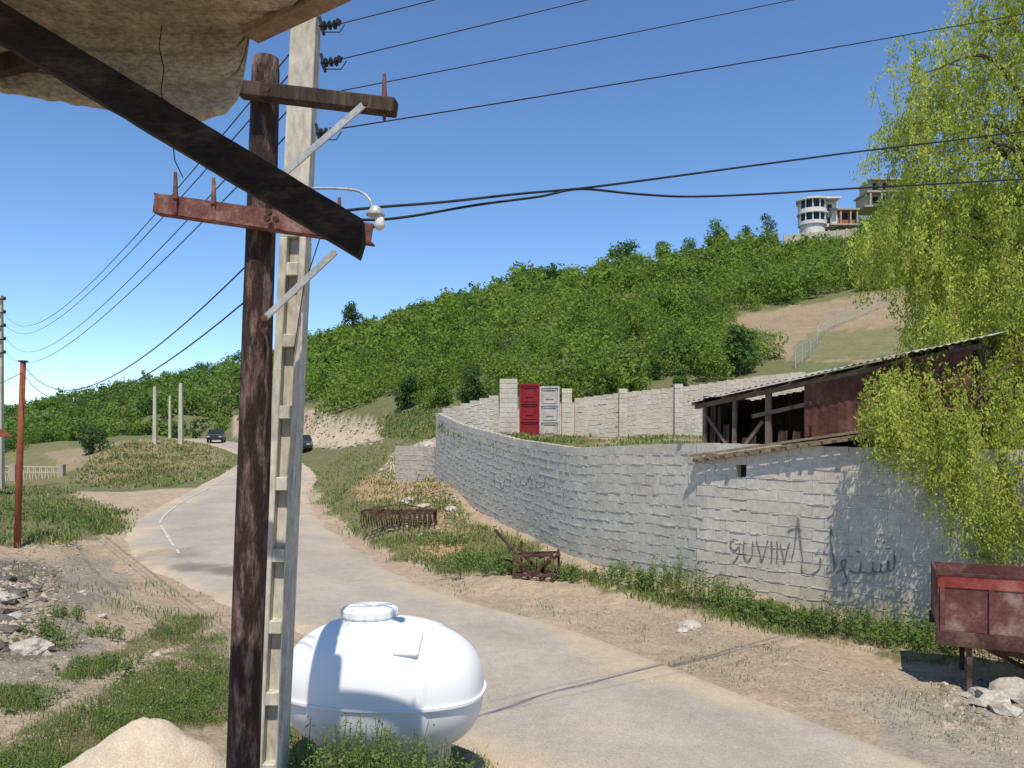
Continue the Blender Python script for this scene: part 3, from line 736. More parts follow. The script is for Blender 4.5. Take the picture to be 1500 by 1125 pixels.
def farpole(u,vt,vb_,d,w,arms,lab):
    x=(u-750)/F*d; zt=ZV(d,vt); zb_=min(ZV(d,vb_),gz(x,d)); o=thing('utility_pole',(x,d,zb_),lab,'utility pole')
    m=MB(); m.hexa([Vector((x+sx*w*.6,d+sy*w*.6,zb_)) for sx,sy in((-1,-1),(1,-1),(1,1),(-1,1))]+[Vector((x+sx*w*.4,d+sy*w*.4,zt)) for sx,sy in((-1,-1),(1,-1),(1,1),(-1,1))]); m.make('pole',M['pole_c'],o)
    for k in range(arms):
        m=MB(); m.box((x+.15,d-.2,zt-.25-k*.75),(.5,.08,.08)); m.lathe([(.05,0),(.09,.05),(.05,.12)],(x+.35,d-.2,zt-.22-k*.75),8); m.make('insulator_bracket',M['black'],o)
farpole(1,433,700,45,.24,5,'distant concrete utility pole with insulators')
farpole(227,566,632,72,.28,0,'distant pale concrete pole on grassy bank')
farpole(249,580,628,95,.26,0,'distant thin concrete pole on grassy bank')
farpole(265,561,646,68,.3,0,'distant pale concrete pole on grassy bank')
x=(25-750)/F*18.6
rp=thing('rusty_post',(x,18.6,gz(x,18.6)),'rusty orange steel post with wires at its top','post')
m=MB(); m.tube([Vector((x,18.6,gz(x,18.6)-.1)),P(29,670,18.6),P(34,530,18.6)],[.075,.07,.06],12); m.make('shaft',M['rustpole'],rp,smooth=True)
m=MB(); m.box(P(34,529,18.6),(.16,.16,.03)); m.make('cap',M['rust'],rp)

# ---------------------------------------------------------------- tank
tc=Vector((-1.11,6.9,.86)); tk=thing('water_tank',(tc.x,tc.y,.28),'white plastic horizontal water tank beside the road','water tank')
YR=Matrix.Rotation(-.13,3,'Z')
m=MB(); n=128; prof=[]
for i in range(n+1):
    a=math.pi*(i/n); cx=-math.cos(a); xx=.865*(abs(cx)**.93)*(1 if cx>0 else -1); rr=.582*max(0.0,math.sin(a))**.74
    if abs(xx)<.50: rr+=.014*min(1,(.50-abs(xx))/.02)
    prof.append((max(rr,.004),xx))
m.lathe(prof,(0,0,0),72,'x'); m.v=[tuple(tc+YR@Vector(v)) for v in m.v]; m.make('tank_body',M['tank'],tk,smooth=True)
m=MB(); V=[];Fl=[]
for i in range(96):
    a=2*math.pi*i/96; ca,sa=math.cos(a),math.sin(a)
    px=.865*abs(ca)**.93*(1 if ca>0 else -1); py=.592*abs(sa)**.74*(1 if sa>0 else -1)
    for k,(e,z) in enumerate(((-.02,.012),(.022,.010),(.022,-.012),(-.02,-.014))):
        l=math.hypot(px,py); V.append(tc+YR@Vector((px*(1+e/l),py*(1+e/l),z-.02)))
    for k in range(4): Fl.append((i*4+k,((i+1)%96)*4+k,((i+1)%96)*4+(k+1)%4,i*4+(k+1)%4))
m.add(V,Fl); m.make('seam_flange',M['tank'],tk)
nc=tc+YR@Vector((-.125,0,.50))
m=MB(); m.lathe([(.27,-.03),(.25,.05),(.236,.075),(.232,.13)],nc,48); m.make('neck',M['tank'],tk,smooth=True)
m=MB(); m.lathe([(.228,.09),(.240,.098),(.243,.11),(.238,.152),(.226,.166),(.20,.172),(.10,.178),(.085,.166),(.02,.164)],nc,48)
for k in range(16):
    a=2*math.pi*k/16; m.box(nc+Vector((math.cos(a)*.243,math.sin(a)*.243,.130)),(.010,.022,.040),Matrix.Rotation(a,3,'Z'))
m.make('lid',M['tank'],tk)
m=MB(); m.box(tc+YR@Vector((.31,-.34,.43)),(.21,.23,.09),YR@Matrix.Rotation(.66,3,'X')); m.make('outlet_pad',M['tank'],tk,bevel=.010)
for sx in(-.45,.45):
    m=MB(); m.box(tc+YR@Vector((sx,.05,-.58)),(.16,.5,.26),YR); m.make('cradle',M['mortar'],tk)

# ---------------------------------------------------------------- cars
def car(c,yaw,paint,lab):
    o=thing('parked_car',c,lab,'car','cars on the road'); o.rotation_euler=(0,0,yaw); c0=Vector(c)
    def mk(m,name,mt,par=None,**k):
        m.v=[tuple(Vector(v)+c0) for v in m.v]; q=m.make(name,mt,o,**k); return q
    body=[(-2.1,.3),(2.1,.3),(2.15,.55),(2.05,.85),(1.1,.95),(-1.6,.98),(-2.1,.9)]
    m=MB(); m.prism(body,(-.82,0,0),(0,1,0),(0,0,1),(1,0,0),1.64); mk(m,'body',paint,bevel=.06)
    m=MB()
    v=[(-.76,-1.55,.95),(.76,-1.55,.95),(.76,1.15,.93),(-.76,1.15,.93),(-.6,-1.0,1.42),(.6,-1.0,1.42),(.6,.35,1.42),(-.6,.35,1.42)]
    m.hexa([Vector(q) for q in v]); mk(m,'windows',M['glass'])
    m=MB(); m.box((0,-.32,1.44),(1.22,1.38,.05)); 
    for sx in(-1,1):
        m.beam((sx*.77,-1.55,.95),(sx*.61,-1.0,1.43),.05,.05); m.beam((sx*.77,1.15,.94),(sx*.61,.35,1.43),.05,.05); m.beam((sx*.78,-.3,.95),(sx*.62,-.3,1.43),.05,.05)
    mk(m,'roof',paint)
    for sx in(-1,1):
        for sy in(-1.3,1.3):
            m=MB(); m.lathe([(.2,-.1),(.31,-.09),(.31,.09),(.2,.1)],(sx*.76,sy,.31),18,'x'); mk(m,'wheel',M['black'])
        m=MB(); m.box((sx*.62,-2.12,.68),(.3,.06,.14)); mk(m,'headlight',M['whitep'])
    m=MB(); m.box((0,-2.14,.45),(1.5,.1,.16)); mk(m,'bumper',M['black'])
x=(317-750)/F*90; car((x,90,float(zroad(90))),.25,M['carp'],'dark car driving down the winding road')
x=(443-750)/F*70; car((x,70,gz(x,70)),.2,M['carp'],'dark car parked by the road bend')

# ---------------------------------------------------------------- farm machinery
def harrow():
    d=23.5; c=P(585,777,d); c.z=gz(c.x,d)+.1; o=thing('farm_harrow',c,'rusty harrow with tines lying on grass','farm equipment')
    m=MB(); W=1.05
    for dy in(-.35,0,.35): m.beam(c+Vector((-W,dy,.42)),c+Vector((W,dy,.40)),.05,.06)
    for dx in(-1,-.5,0,.5,1): m.beam(c+Vector((dx*W,-.4,.44)),c+Vector((dx*W,.4,.44)),.05,.05)
    m.beam(c+Vector((-W,0,.45)),c+Vector((-.1,0,.62)),.04,.04); m.beam(c+Vector((.1,0,.62)),c+Vector((W,0,.45)),.04,.04); m.make('frame',M['rust'],o)
    m=MB()
    for dy in(-.35,0,.35):
        for k in range(15):
            xx=-W+k*2*W/14; m.tube([c+Vector((xx,dy,.42)),c+Vector((xx,dy-.05,.22)),c+Vector((xx+.02,dy+.04,-.05))],[.02,.02,.012],5)
    m.each('tine',M['rust'],o)
harrow()
def plough():
    d=16.2; c=P(785,838,d); c.z=gz(c.x,d)-.02; o=thing('farm_plough',c,'rusty farm implement frame standing in weeds','farm equipment')
    m=MB(); R=Matrix.Rotation(-.35,3,'Z')
    B=lambda a,b_,w=.05:m.beam(c+R@Vector(a),c+R@Vector(b_),w,w)
    for y in(-.2,.25):
        B((-.4,y,.12),(.42,y,.16)); B((-.4,y,.5),(.42,y,.56)); B((-.4,y,.0),(-.4,y,.75)); B((.42,y,.0),(.4,y,.62)); B((-.4,y,.5),(.0,y,.14)); B((0,y,.14),(.42,y,.55))
    for x_ in(-.4,-.13,.14,.42): B((x_,-.2,.5),(x_,.25,.5)); B((x_,-.2,.12),(x_,.25,.12))
    B((-.4,0,.5),(-1.0,.3,.95),.05); B((-.4,.2,.3),(-.95,.35,.35),.04); m.make('frame',M['rust'],o)
    m=MB()
    for k in range(5):
        q=c+R@Vector((-.3+k*.16,0,.3)); m.lathe([(.02,-.01),(.2,-.004),(.2,.004),(.02,.01)],q,16,'x')
    m.each('disc',M['rust'],o)
plough()

# ---------------------------------------------------------------- trailer
d=9.45; tx=5.04; tr=thing('farm_trailer',(6.2,9.5,0),'red rusty farm trailer standing on props','trailer')
RZ=Matrix.Rotation(-.42,3,'Z'); o0=Vector((tx,d,0))
TP=lambda a,b_,c_:o0+RZ@Vector((a,b_,c_))
def tbox(m,a,b_):
    p=[(a[0],a[1],a[2]),(b_[0],a[1],a[2]),(b_[0],b_[1],a[2]),(a[0],b_[1],a[2]),(a[0],a[1],b_[2]),(b_[0],a[1],b_[2]),(b_[0],b_[1],b_[2]),(a[0],b_[1],b_[2])]
    m.hexa([TP(*q) for q in p])
m=MB(); tbox(m,(0,0,.72),(2.4,.03,1.23)); tbox(m,(0,.03,.72),(.03,1.2,1.36)); tbox(m,(2.37,.03,.72),(2.4,1.2,1.36)); tbox(m,(.03,1.17,.72),(2.37,1.2,1.36)); tbox(m,(.03,.03,.72),(2.37,1.17,.76))
for k in range(5): tbox(m,(.02+k*.5,-.03,.72),(.07+k*.5,-.001,1.23))
m.make('side_panel',M['redt'],tr)
m=MB(); tbox(m,(0,-.012,1.232),(2.4,.03,1.37)); m.make('upper_board',M['redb'],tr)
m=MB(); tbox(m,(-.02,-.03,1.372),(.04,.04,1.50)); tbox(m,(.042,-.02,1.372),(2.4,.03,1.40)); tbox(m,(-.02,-.04,.55),(2.44,.06,.715)); tbox(m,(-.02,1.12,.57),(2.44,1.2,.715))
for k in range(4): tbox(m,(.1+k*.7,.06,.6),(.2+k*.7,1.12,.7))
m.make('chassis',M['rust'],tr)
m=MB()
for a,b_ in((.3,.02),(.32,1.05)): tbox(m,(a,b_,-.05),(a+.055,b_+.055,.6))
m.beam(TP(.36,.1,.6),TP(.95,.5,.25),.05,.05); m.beam(TP(.6,.05,.55),TP(1.5,.3,.3),.08,.08); m.each('leg',M['rust'],tr)
for b_ in (.25,1.0):
    m=MB(); m.lathe([(.16,-.1),(.33,-.1),(.36,-.05),(.36,.05),(.33,.1),(.16,.1)],TP(1.35,b_,.34),24,'y'); m.make('wheel',M['black'],tr)

# ---------------------------------------------------------------- left fence
fn=thing('balustrade_fence',P(50,712,55),'cream balustrade fence beside a dirt track','fence')
m=MB(); z0=ZV(55,712)
def fx(u): return (u-750)/F*55
m.box(((fx(-120)+fx(88))/2,55,z0+.08),(fx(88)-fx(-120),.25,.35)); m.make('plinth',M['tan'],fn)
m=MB()
for v in(682,690,707): m.beam(Vector((fx(-120),55,ZV(55,v))),Vector((fx(88),55,ZV(55,v+ (2 if v<700 else 0)))),.07,.07)
for k in range(46):
    u=-118+k*4.5; m.box((fx(u),55,ZV(55,697)),(.06,.06,1.3),Matrix.Rotation(.12*(1 if k%2 else -1),3,'Y'))
m.make('railing',M['sand'],fn)
for u in(20,90): 
    m=MB(); m.box((fx(u),55,ZV(55,697)),(.4,.4,1.6)); m.make('post',M['tan'],fn)
hs=thing('roadside_hut',P(-50,650,40),'small hut with orange tiled roof edge','hut')
m=MB(); m.box(P(-74,700,40.6),(3.0,.8,4)); m.make('wall',M['tan'],hs)
m=MB(); m.prism([(-2.0,0),(2.0,0),(1.6,.40),(-1.6,.40)],P(-50,640,40)+Vector((0,-.4,0)),(1,0,0),(0,0,1),(0,1,0),.9); m.make('roof',M['rustpole'],hs)

cf=thing('hillside_fence',P(1200,500,58),'wire fence with pale posts on the hillside','fence')
m=MB(); mw=MB(); prev=None
path=[(1165,528,48),(1175,515,50),(1187,505,52),(1197,490,56),(1210,478,60),(1225,476,62),(1240,474,63),(1256,473,64),(1272,472,65),(1288,471,66),(1310,470,67)]
for u,v,d in path:
    x=(u-750)/F*d; z=gz(x,d); a=Vector((x,d,z-.1)); t=Vector((x,d,z+1.3)); m.tube([a,t],.032,6)
    if prev:
        for k in (.25,.55,.85,1.2): mw.tube([prev+Vector((0,0,k)),Vector((x,d,z+k))],.008,4)
        for k in range(1,10):
            q=prev.lerp(Vector((x,d,z)),k/10); mw.tube([q+Vector((0,0,.1)),q+Vector((0,0,1.25))],.006,4)
    prev=Vector((x,d,z))
m.each('post',M['galv'],cf); mw.make('wire_mesh',M['galv'],cf)

# ---------------------------------------------------------------- houses on the hill
def villa():
    d=146; c=P(1190,333,d); o=thing('hilltop_house',c,'white two-storey house with rounded balconies on a ridge','house')
    m=MB()
    for z,h,rr in ((-2.5,2.7,2.2),(2.2,.25,2.75),(4.6,.3,2.9)): m.lathe([(rr,z),(rr,z+h)],c,28)
    m.lathe([(2.5,2.45),(2.5,3.1)],c,28); m.lathe([(2.5,.2),(2.5,.85)],c,28)
    m.box(c+Vector((2.2,1.6,2.3)),(4.4,4,4.6)); m.box(c+Vector((1.2,.3,4.76)),(6.2,5.5,.3))
    m.make('wall',M['white'],o)
    for z0,z1 in ((.85,2.2),(3.1,4.6)):
        m=MB(); m.lathe([(2.1,z0),(2.1,z1)],c,28); m.make('window',M['glass'],o)
    for z in (3.5,1.2):
        m=MB(); m.box(c+Vector((2.9,-.42,z)),(.9,.06,1.1)); m.make('window',M['glass'],o)
    m=MB()
    for k in range(12):
        a=2*math.pi*k/12+.2
        m.tube([c+Vector((2.4*math.cos(a),2.4*math.sin(a),.2)),c+Vector((2.4*math.cos(a),2.4*math.sin(a),4.6))],.12,6)
    m.each('column',M['white'],o)
    c2=P(1231,330,d+1); o=thing('hilltop_house',c2,'unfinished red brick house with flat roof on a ridge','house')
    m=MB(); m.box(c2+Vector((0,1,1.0)),(5.0,4,2.7)); m.box(c2+Vector((-1.4,-1.15,.4)),(2,.3,1.2)); m.make('wall',M['brick'],o)
    m=MB(); m.box(c2+Vector((0,.6,2.5)),(5.6,5,.3)); m.box(c2+Vector((0,.2,-.4)),(5.4,5,.3))
    for x_ in(-2.4,-.6,1.2,2.4): m.box(c2+Vector((x_,-1.6,1.05)),(.25,.25,2.6))
    m.make('concrete_frame',M['tan'],o)
    for x_ in(-1.4,.4,1.8): 
        m=MB(); m.box(c2+Vector((x_,-1.02,1.4)),(1.0,.06,1.2)); m.make('window',M['dark'],o)
    c3=P(1304,304,160); o=thing('hilltop_house',c3,'tall pale multi-storey building on the ridge','house')
    m=MB(); 
    for k,(z,w) in enumerate(((0,10.5),(2.9,9.5),(5.4,7.5))): m.box(c3+Vector((0,2,z)),(w+.8,6.5,.35))
    m.box(c3+Vector((0,2.5,1.4)),(9.5,5,2.5)); m.box(c3+Vector((0,2.5,4.15)),(8,5,2.2)); m.make('wall',M['tan'],o)
    for k in range(4):
        for z in(1.5,4.2): m=MB(); m.box(c3+Vector((-3+k*2,-.03,z)),(1.1,.06,1.3)); m.make('window',M['dark'],o)
    m=MB()
    for k in range(5): m.box(c3+Vector((-4.4+k*2.2,-1,1.4)),(.3,.3,2.55))
    m.each('column',M['tan'],o)
    m=MB(); a=P(1148,350,143); b_=P(1252,340,143); m.beam(a+Vector((0,0,-.2)),b_+Vector((0,0,-.2)),.4,1.6)
    for k in range(9): q=a.lerp(b_,k/8); m.box(q+Vector((0,-.25,-.1)),(.3,.2,1.7))
    m.make('retaining_wall',M['rock'],None,a,label='pale stone retaining wall below hilltop houses',category='wall')
villa()

# ---------------------------------------------------------------- foliage
def leafquads(C,Nn,size,asp,cols,hang=0):
    n=len(C); r=rng.normal(size=(n,3)); 
    if hang: a=rng.normal(size=(n,3))*.6; a[:,2]-=1
    else: a=np.cross(Nn,r)
    a/=np.linalg.norm(a,axis=1)[:,None]+1e-9
    b_=np.cross(Nn,a); b_/=np.linalg.norm(b_,axis=1)[:,None]+1e-9
    s=size[:,None]; V=np.stack([C-a*s,C+b_*s*asp,C+a*s,C-b_*s*asp],1).reshape(-1,3)
    Fq=np.arange(4*n).reshape(n,4); return V,Fq,np.repeat(cols,4,axis=0)
def crown_pts(lumps,n,jit=.6):
    w=np.array([l[1]**2 for l in lumps]); idx=rng.choice(len(lumps),n,p=w/w.sum())
    dirs=rng.normal(size=(n,3)); dirs/=np.linalg.norm(dirs,axis=1)[:,None]
    R=np.array([l[1] for l in lumps])[idx]; Cc=np.array([l[0] for l in lumps])[idx]
    rad=R*(1-.45*rng.random(n)**2.2+.12*rng.normal(size=n)*.9)
    p=Cc+dirs*rad[:,None]*np.array((1,1,.95)); nn=dirs+rng.normal(size=(n,3))*jit; nn[:,2]+=.35; nn[:,1]-=.15
    return p,nn/np.linalg.norm(nn,axis=1)[:,None]
def template(n,size,nl=5):
    lumps=[((0,0,.7),.62)]
    for k in range(nl):
        a=random.uniform(0,6.28); q=random.uniform(.35,.75); lumps.append(((q*math.cos(a),q*math.sin(a),random.uniform(.4,1.3)),random.uniform(.22,.5)))
    lumps.append(((random.uniform(-.3,.3),random.uniform(-.3,.3),1.4),.32))
    p,nn=crown_pts(lumps,n,.38); k=p[:,2]>0.02
    return p[k],nn[k],size
TN=[template(450,.072,8) for _ in range(7)]; TM=[template(220,.105,8) for _ in range(7)]; TF=[template(110,.16,7) for _ in range(7)]
def inh(u,v,pl): return inpoly(np.array([u]),np.array([v]),pl)[0]
bare=[(1050,478),(1120,455),(1235,430),(1330,425),(1420,430),(1420,530),(1150,530),(1120,500)]
bare2=[(855,575),(858,545),(880,532),(905,535),(905,560),(890,575)]
bare3=[(975,540),(985,512),(1050,502),(1050,520),(1000,545)]
PV=[];PN=[];PS=[];PC=[]
footd=lambda u:np.interp(u,[-900,0,180,300,350,440,500,560,640,760,900,1030,1150,1300,1500,2500],[80,95,112,130,108,86,76,72,58,46,44,45,52,58,54,54])
ridged=lambda u:np.interp(u,CU,CD[:,9])
M_=6600
uu=rng.uniform(-250,1750,M_)
d0=footd(uu); d1=ridged(uu)+4; dd=np.sqrt(d0**2+(d1**2-d0**2)*rng.random(M_))
xs=(uu-750)/F*dd; zs=hfun(xs,dd); vv=HZ-F*(zs-CZ)/dd
dens=fbm(xs*.04,dd*.04)
for i in range(M_):
    u,v,d=uu[i],vv[i],dd[i]
    if inh(u,v,bare) or inh(u,v,bare2) or inh(u,v,bare3): continue
    R=rng.uniform(.8,1.9)*(1.0 if d<120 else 1.2)*(1.2 if rng.random()<.1 else 1)
    if 1130<u<1265 and d>110 and v-1.8*R*F/d<(352 if u<1180 else 344): continue
    if dens[i]<-.34 and d>90: continue
    if d>150 and u<450 and rng.random()<.35: continue
    T_=TN if d<72 else (TM if d<112 else TF); p,nn,sz=T_[rng.integers(len(T_))]
    a=rng.uniform(0,6.28); ca,sa=math.cos(a),math.sin(a)
    hz=rng.uniform(.8,1.4)
    q=np.stack([(p[:,0]*ca-p[:,1]*sa)*R+xs[i],(p[:,0]*sa+p[:,1]*ca)*R+d,p[:,2]*R*hz+zs[i]-.15],1)
    n2=np.stack([nn[:,0]*ca-nn[:,1]*sa,nn[:,0]*sa+nn[:,1]*ca,nn[:,2]],1)
    PV.append(q);PN.append(n2);PS.append(np.full(len(p),sz*R)*rng.uniform(.6,1.3,len(p)))
    t=rng.random(); base=np.array((.135,.22,.035))*(1-t)+np.array((.21,.30,.052))*t
    if rng.random()<.10: base=np.array((.085,.155,.04))
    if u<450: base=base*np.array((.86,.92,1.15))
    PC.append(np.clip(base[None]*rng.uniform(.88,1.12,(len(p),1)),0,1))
PV=np.concatenate(PV);PN=np.concatenate(PN);PS=np.concatenate(PS);PC=np.concatenate(PC)
V,Fq,cq=leafquads(PV,PN,PS,.65,PC)
obj('hillside_shrubs',npmesh('hillside_shrubs',V,Fq,cq),M['leaf'],kind='stuff',label='dense green hazel shrubs covering the hillside')
print('shrub quads',len(Fq))

def tree(u,d,hpx,wpx,dark,lab,seed,nl=700,base_v=None,name='tree',crownlow=.25,grp='hillside trees'):
    random.seed(seed)
    x=(u-750)/F*d; z=gz(x,d) if base_v is None else ZV(d,base_v); H=hpx/F*d; W=wpx/F*d/2
    o=thing(name,(x,d,z),lab,'tree',grp)
    m=MB(); m.tube([Vector((x,d,z-.3)),Vector((x+.03*H,d,z+H*.3)),Vector((x,d,z+H*.75))],[.035*H,.026*H,.008*H],8)
    for k in range(6):
        a=k*1.05+seed; b0=Vector((x,d,z+H*(.22+.07*k))); m.tube([b0,b0+Vector((math.cos(a)*W*.4,math.sin(a)*W*.4,H*.12)),b0+Vector((math.cos(a)*W*.75,math.sin(a)*W*.75,H*.2))],[.013*H,.009*H,.004*H],5)
    m.make('trunk',M['bark'],o)
    lumps=[]
    for k in range(16):
        a=random.uniform(0,6.28); t=random.random(); q=random.uniform(.2,.75)*W*(1-abs(t-.4)*.9); lumps.append(((q*math.cos(a),q*math.sin(a),H*(crownlow+.1+(.82-crownlow)*t)),random.uniform(.2,.4)*W))
    lumps.append(((0,0,H*.87),W*.3))
    p,nn=crown_pts(lumps,nl); col=np.array(dark)[None]*rng.uniform(.7,1.3,(nl,1))
    V,Fq,cq=leafquads(p,nn,np.full(nl,W*.07)*rng.uniform(.6,1.3,nl),.6,col)
    obj('crown',npmesh('crown',V,Fq,cq),M['leaf'],o)
DG=(.07,.13,.038); MG=(.12,.205,.045)
tree(515,193,52,44,(.085,.135,.06),'lone round tree standing on the ridge line',3,1500,None,crownlow=.35)
for i,(u,d,h,w,c) in enumerate([(1124,146,62,38,DG),(1048,156,44,50,MG),(1094,150,40,34,DG),(920,166,40,60,DG),(968,162,30,38,DG),(760,180,34,60,MG),(792,178,28,44,DG),(655,192,22,36,MG),(1010,158,26,34,MG),
   (690,54,62,66,DG),(600,66,48,62,DG),(648,60,34,40,MG),(1082,47,72,84,(.10,.185,.045)),(925,47,58,60,(.08,.15,.04)),(830,48,40,54,DG),(960,49,38,44,MG),(350,222,22,30,DG),(295,235,20,34,DG),(135,62,36,52,(.085,.13,.05)),(1020,49,34,40,MG),(1000,46,30,40,MG),(1050,50,34,40,MG),(885,46,34,44,MG)]):
    tree(u,d,h,w,c,'leafy green tree among hillside shrubs' if d>100 else 'dark green bushy tree at the hill foot',20+i,2000 if d<70 else 800,crownlow=.05 if d<70 else .15)

def scatter(pl,n,dmax=120):
    pl=np.array(pl,float); lo=pl.min(0);hi=pl.max(0)
    u=rng.uniform(lo[0],hi[0],n*4); v=rng.uniform(lo[1],hi[1],n*4); k=inpoly(u,v,pl); u,v=u[k][:n],v[k][:n]
    x,y,z,ok=px2ground(u,v); ok&=(y<dmax); x,y,z=x[ok],y[ok],z[ok]
    ins=inpoly(x,y,poly_lo); return x[~ins],y[~ins],z[~ins]
def tufts(x,y,z,nb,hmin,hmax,w,col,spread=.12):
    n=len(x); X=np.repeat(x,nb);Y=np.repeat(y,nb);Z=np.repeat(z,nb); N_=n*nb
    sc=np.repeat(np.clip(y/12,.7,3.0),nb)
    X=X+rng.normal(0,spread,N_)*sc; Y=Y+rng.normal(0,spread,N_)*sc
    h=rng.uniform(hmin,hmax,N_)*np.repeat(rng.uniform(.5,1.25,n),nb)*np.minimum(sc,1.5); a=rng.uniform(0,6.28,N_); l=rng.uniform(.1,.9,N_)*h
    ww=w*sc; px=np.cos(a+1.57)*ww; py=np.sin(a+1.57)*ww
    b0=np.stack([X-px,Y-py,Z-.03],1); b1=np.stack([X+px,Y+py,Z-.03],1)
    m0=np.stack([X+px*.8+np.cos(a)*l*.4,Y+py*.8+np.sin(a)*l*.4,Z+h*.6],1); m1=np.stack([X-px*.8+np.cos(a)*l*.4,Y-py*.8+np.sin(a)*l*.4,Z+h*.6],1)
    tp=np.stack([X+np.cos(a)*l,Y+np.sin(a)*l,Z+h],1)
    V=np.stack([b0,b1,m0,m1,m1,m0,tp,tp+1e-3],1).reshape(-1,3)
    idx=np.arange(N_)[:,None]*8; Fq=np.concatenate([idx+np.array([[0,1,2,3]]),idx+np.array([[4,5,6,7]])])
    t=rng.random((N_,1)); c=np.array(col[0])*(1-t)+np.array(col[1])*t; return V,Fq,np.repeat(c,8,axis=0)
GC=((.12,.19,.045),(.25,.29,.09)); GD=((.28,.25,.12),(.46,.39,.22))
acc=[]
for key,nn_,hm,hx,w,th,dr in (('verge',4200,.03,.10,.008,-.06,.35),('left',1400,.04,.12,.011,-.14,.3),('knoll',1000,.05,.14,.015,.0,1.),('bl',2000,.03,.09,.005,-.15,.3),('bl2',300,.03,.08,.005,-.2,.3),('bl3',300,.03,.08,.005,-.2,.3),('bl4',250,.04,.10,.005,-.2,.3),('field',600,.06,.16,.018,-.2,.4),('tank',600,.06,.16,.006,-.5,.2)):
    x,y,z=scatter(G[key],nn_)
    k=fbm(x*.8,y*.8)>th
    acc.append(tufts(x[k],y[k],z[k],7,hm,hx,w,GC))
    k=rng.random(len(x))<dr; acc.append(tufts(x[k],y[k],z[k],5,hm,hx*1.2,w*.7,GD))
x,y,z=scatter([(640,850),(1400,1000),(1500,1125),(700,900)],500); k=fbm(x*.9,y*.9)>.02; acc.append(tufts(x[k],y[k],z[k],5,.02,.07,.006,GC))
x,y,z=scatter([(0,820),(330,870),(340,1050),(0,1125)],900); k=fbm(x*1.1,y*1.1)>.05; acc.append(tufts(x[k],y[k],z[k],6,.03,.09,.006,GC))
Vs=[];Fs=[];Cs=[];n0=0
for a_,b_,c_ in acc: Vs.append(a_);Fs.append(b_+n0);Cs.append(c_);n0+=len(a_)
obj('grass',npmesh('grass',np.concatenate(Vs),np.concatenate(Fs),np.concatenate(Cs)),M['leaf'],kind='stuff',label='patchy green verge grass')
n=2000; q=rng.uniform(0,Lt,n); w=rng.random(n); X=[];Y=[];Z=[]
for i in range(n):
    x,y,t,b_=fat(q[i]); bx,by=bq[int(q[i]/Lt*(len(bq)-1))]; ww=max(.02,w[i]); X.append(x*(1-ww)+bx*ww);Y.append(y*(1-ww)+by*ww); Z.append((t-.40)*(1-ww)+3.05*ww)
X=np.array(X);Y=np.array(Y);Z=np.array(Z); k=fbm(X*.6,Y*.6)>-.1
a_,b_,c_=tufts(X[k],Y[k],Z[k],6,.03,.11,.010,GC)
obj('terrace_grass',npmesh('terrace_grass',a_,b_,c_),M['leaf'],kind='stuff',label='grass on the walled terrace')
CV=[];CN=[];CS=[];CC=[]
for key,nn_,s in (('verge',9000,.020),('bl',26000,.014),('left',2500,.026),('knoll',1100,.05),('tank',3500,.015),('bl3',2200,.014),('bl4',2000,.014),('bl2',2200,.014)):
    x,y,z=scatter(G[key],nn_); k=fbm(x*.9+3,y*.9)>-.06; x,y,z=x[k],y[k],z[k]; n=len(x)
    CV.append(np.stack([x,y,z+rng.random(n)**1.5*.09*np.clip(y/14,.8,3)],1)); t=rng.normal(size=(n,3))*.6; t[:,2]+=1; CN.append(t/np.linalg.norm(t,axis=1)[:,None]); CS.append(np.clip(y/14,.7,3)*s*rng.uniform(.6,1.4,n)); r=rng.random((n,1)); CC.append(np.array((.10,.18,.04))*(1-r)+np.array((.21,.28,.075))*r)
V,Fq,cq=leafquads(np.concatenate(CV),np.concatenate(CN),np.concatenate(CS),.6,np.concatenate(CC))
obj('ground_cover',npmesh('ground_cover',V,Fq,cq),M['leaf'],kind='stuff',label='low broadleaf ground cover')

def weed(x,y,z,R,H,nl,ls,lab,seed,c0=(.10,.175,.045),c1=(.21,.28,.085),name='weed_clump'):
    random.seed(seed); o=thing(name,(x,y,z),lab,'plant','weeds and bushes'); m=MB(); pts=[];ns=[]
    ns_=max(10,int(nl/28))
    for k in range(ns_):
        a=random.uniform(0,6.28); q=R*math.sqrt(random.random()); bx,by=q*math.cos(a),q*math.sin(a); hh=H*random.uniform(.5,1.05)*(1-.45*(q/R)**2); lx,ly=random.gauss(0,.15)*hh+bx*.25,random.gauss(0,.15)*hh+by*.25
        m.tube([Vector((x+bx,y+by,z-.04)),Vector((x+bx+lx*.4,y+by+ly*.4,z+hh*.5)),Vector((x+bx+lx,y+by+ly,z+hh))],[.005,.004,.002],4,caps=False)
        for j in range(28):
            t=random.uniform(.12,1.02); aa=random.uniform(0,6.28); rr=.10*H*(1.3-t)+.02
            pts.append((bx+lx*t+rr*math.cos(aa),by+ly*t+rr*math.sin(aa),hh*t+random.gauss(0,.01))); ns.append((math.cos(aa)*.6+random.gauss(0,.4),math.sin(aa)*.6+random.gauss(0,.4),.8))
    so_=m.make('stem',M['leaf'],o); so_['kind']='stuff'
    ca=so_.data.color_attributes['Col']; ca.data.foreach_set('color',np.tile(np.array((.15,.2,.06,1),dtype=np.float32),len(so_.data.vertices)))
    p=np.array(pts);nn=np.array(ns);nn/=np.linalg.norm(nn,axis=1)[:,None]; t=rng.random((len(p),1)); col=np.array(c0)*(1-t)+np.array(c1)*t
    V,Fq,cq=leafquads(p,nn,np.full(len(p),ls)*rng.uniform(.6,1.35,len(p)),.42,col); obj('foliage',npmesh('foliage',V,Fq,cq),M['leaf'],o)
k=0
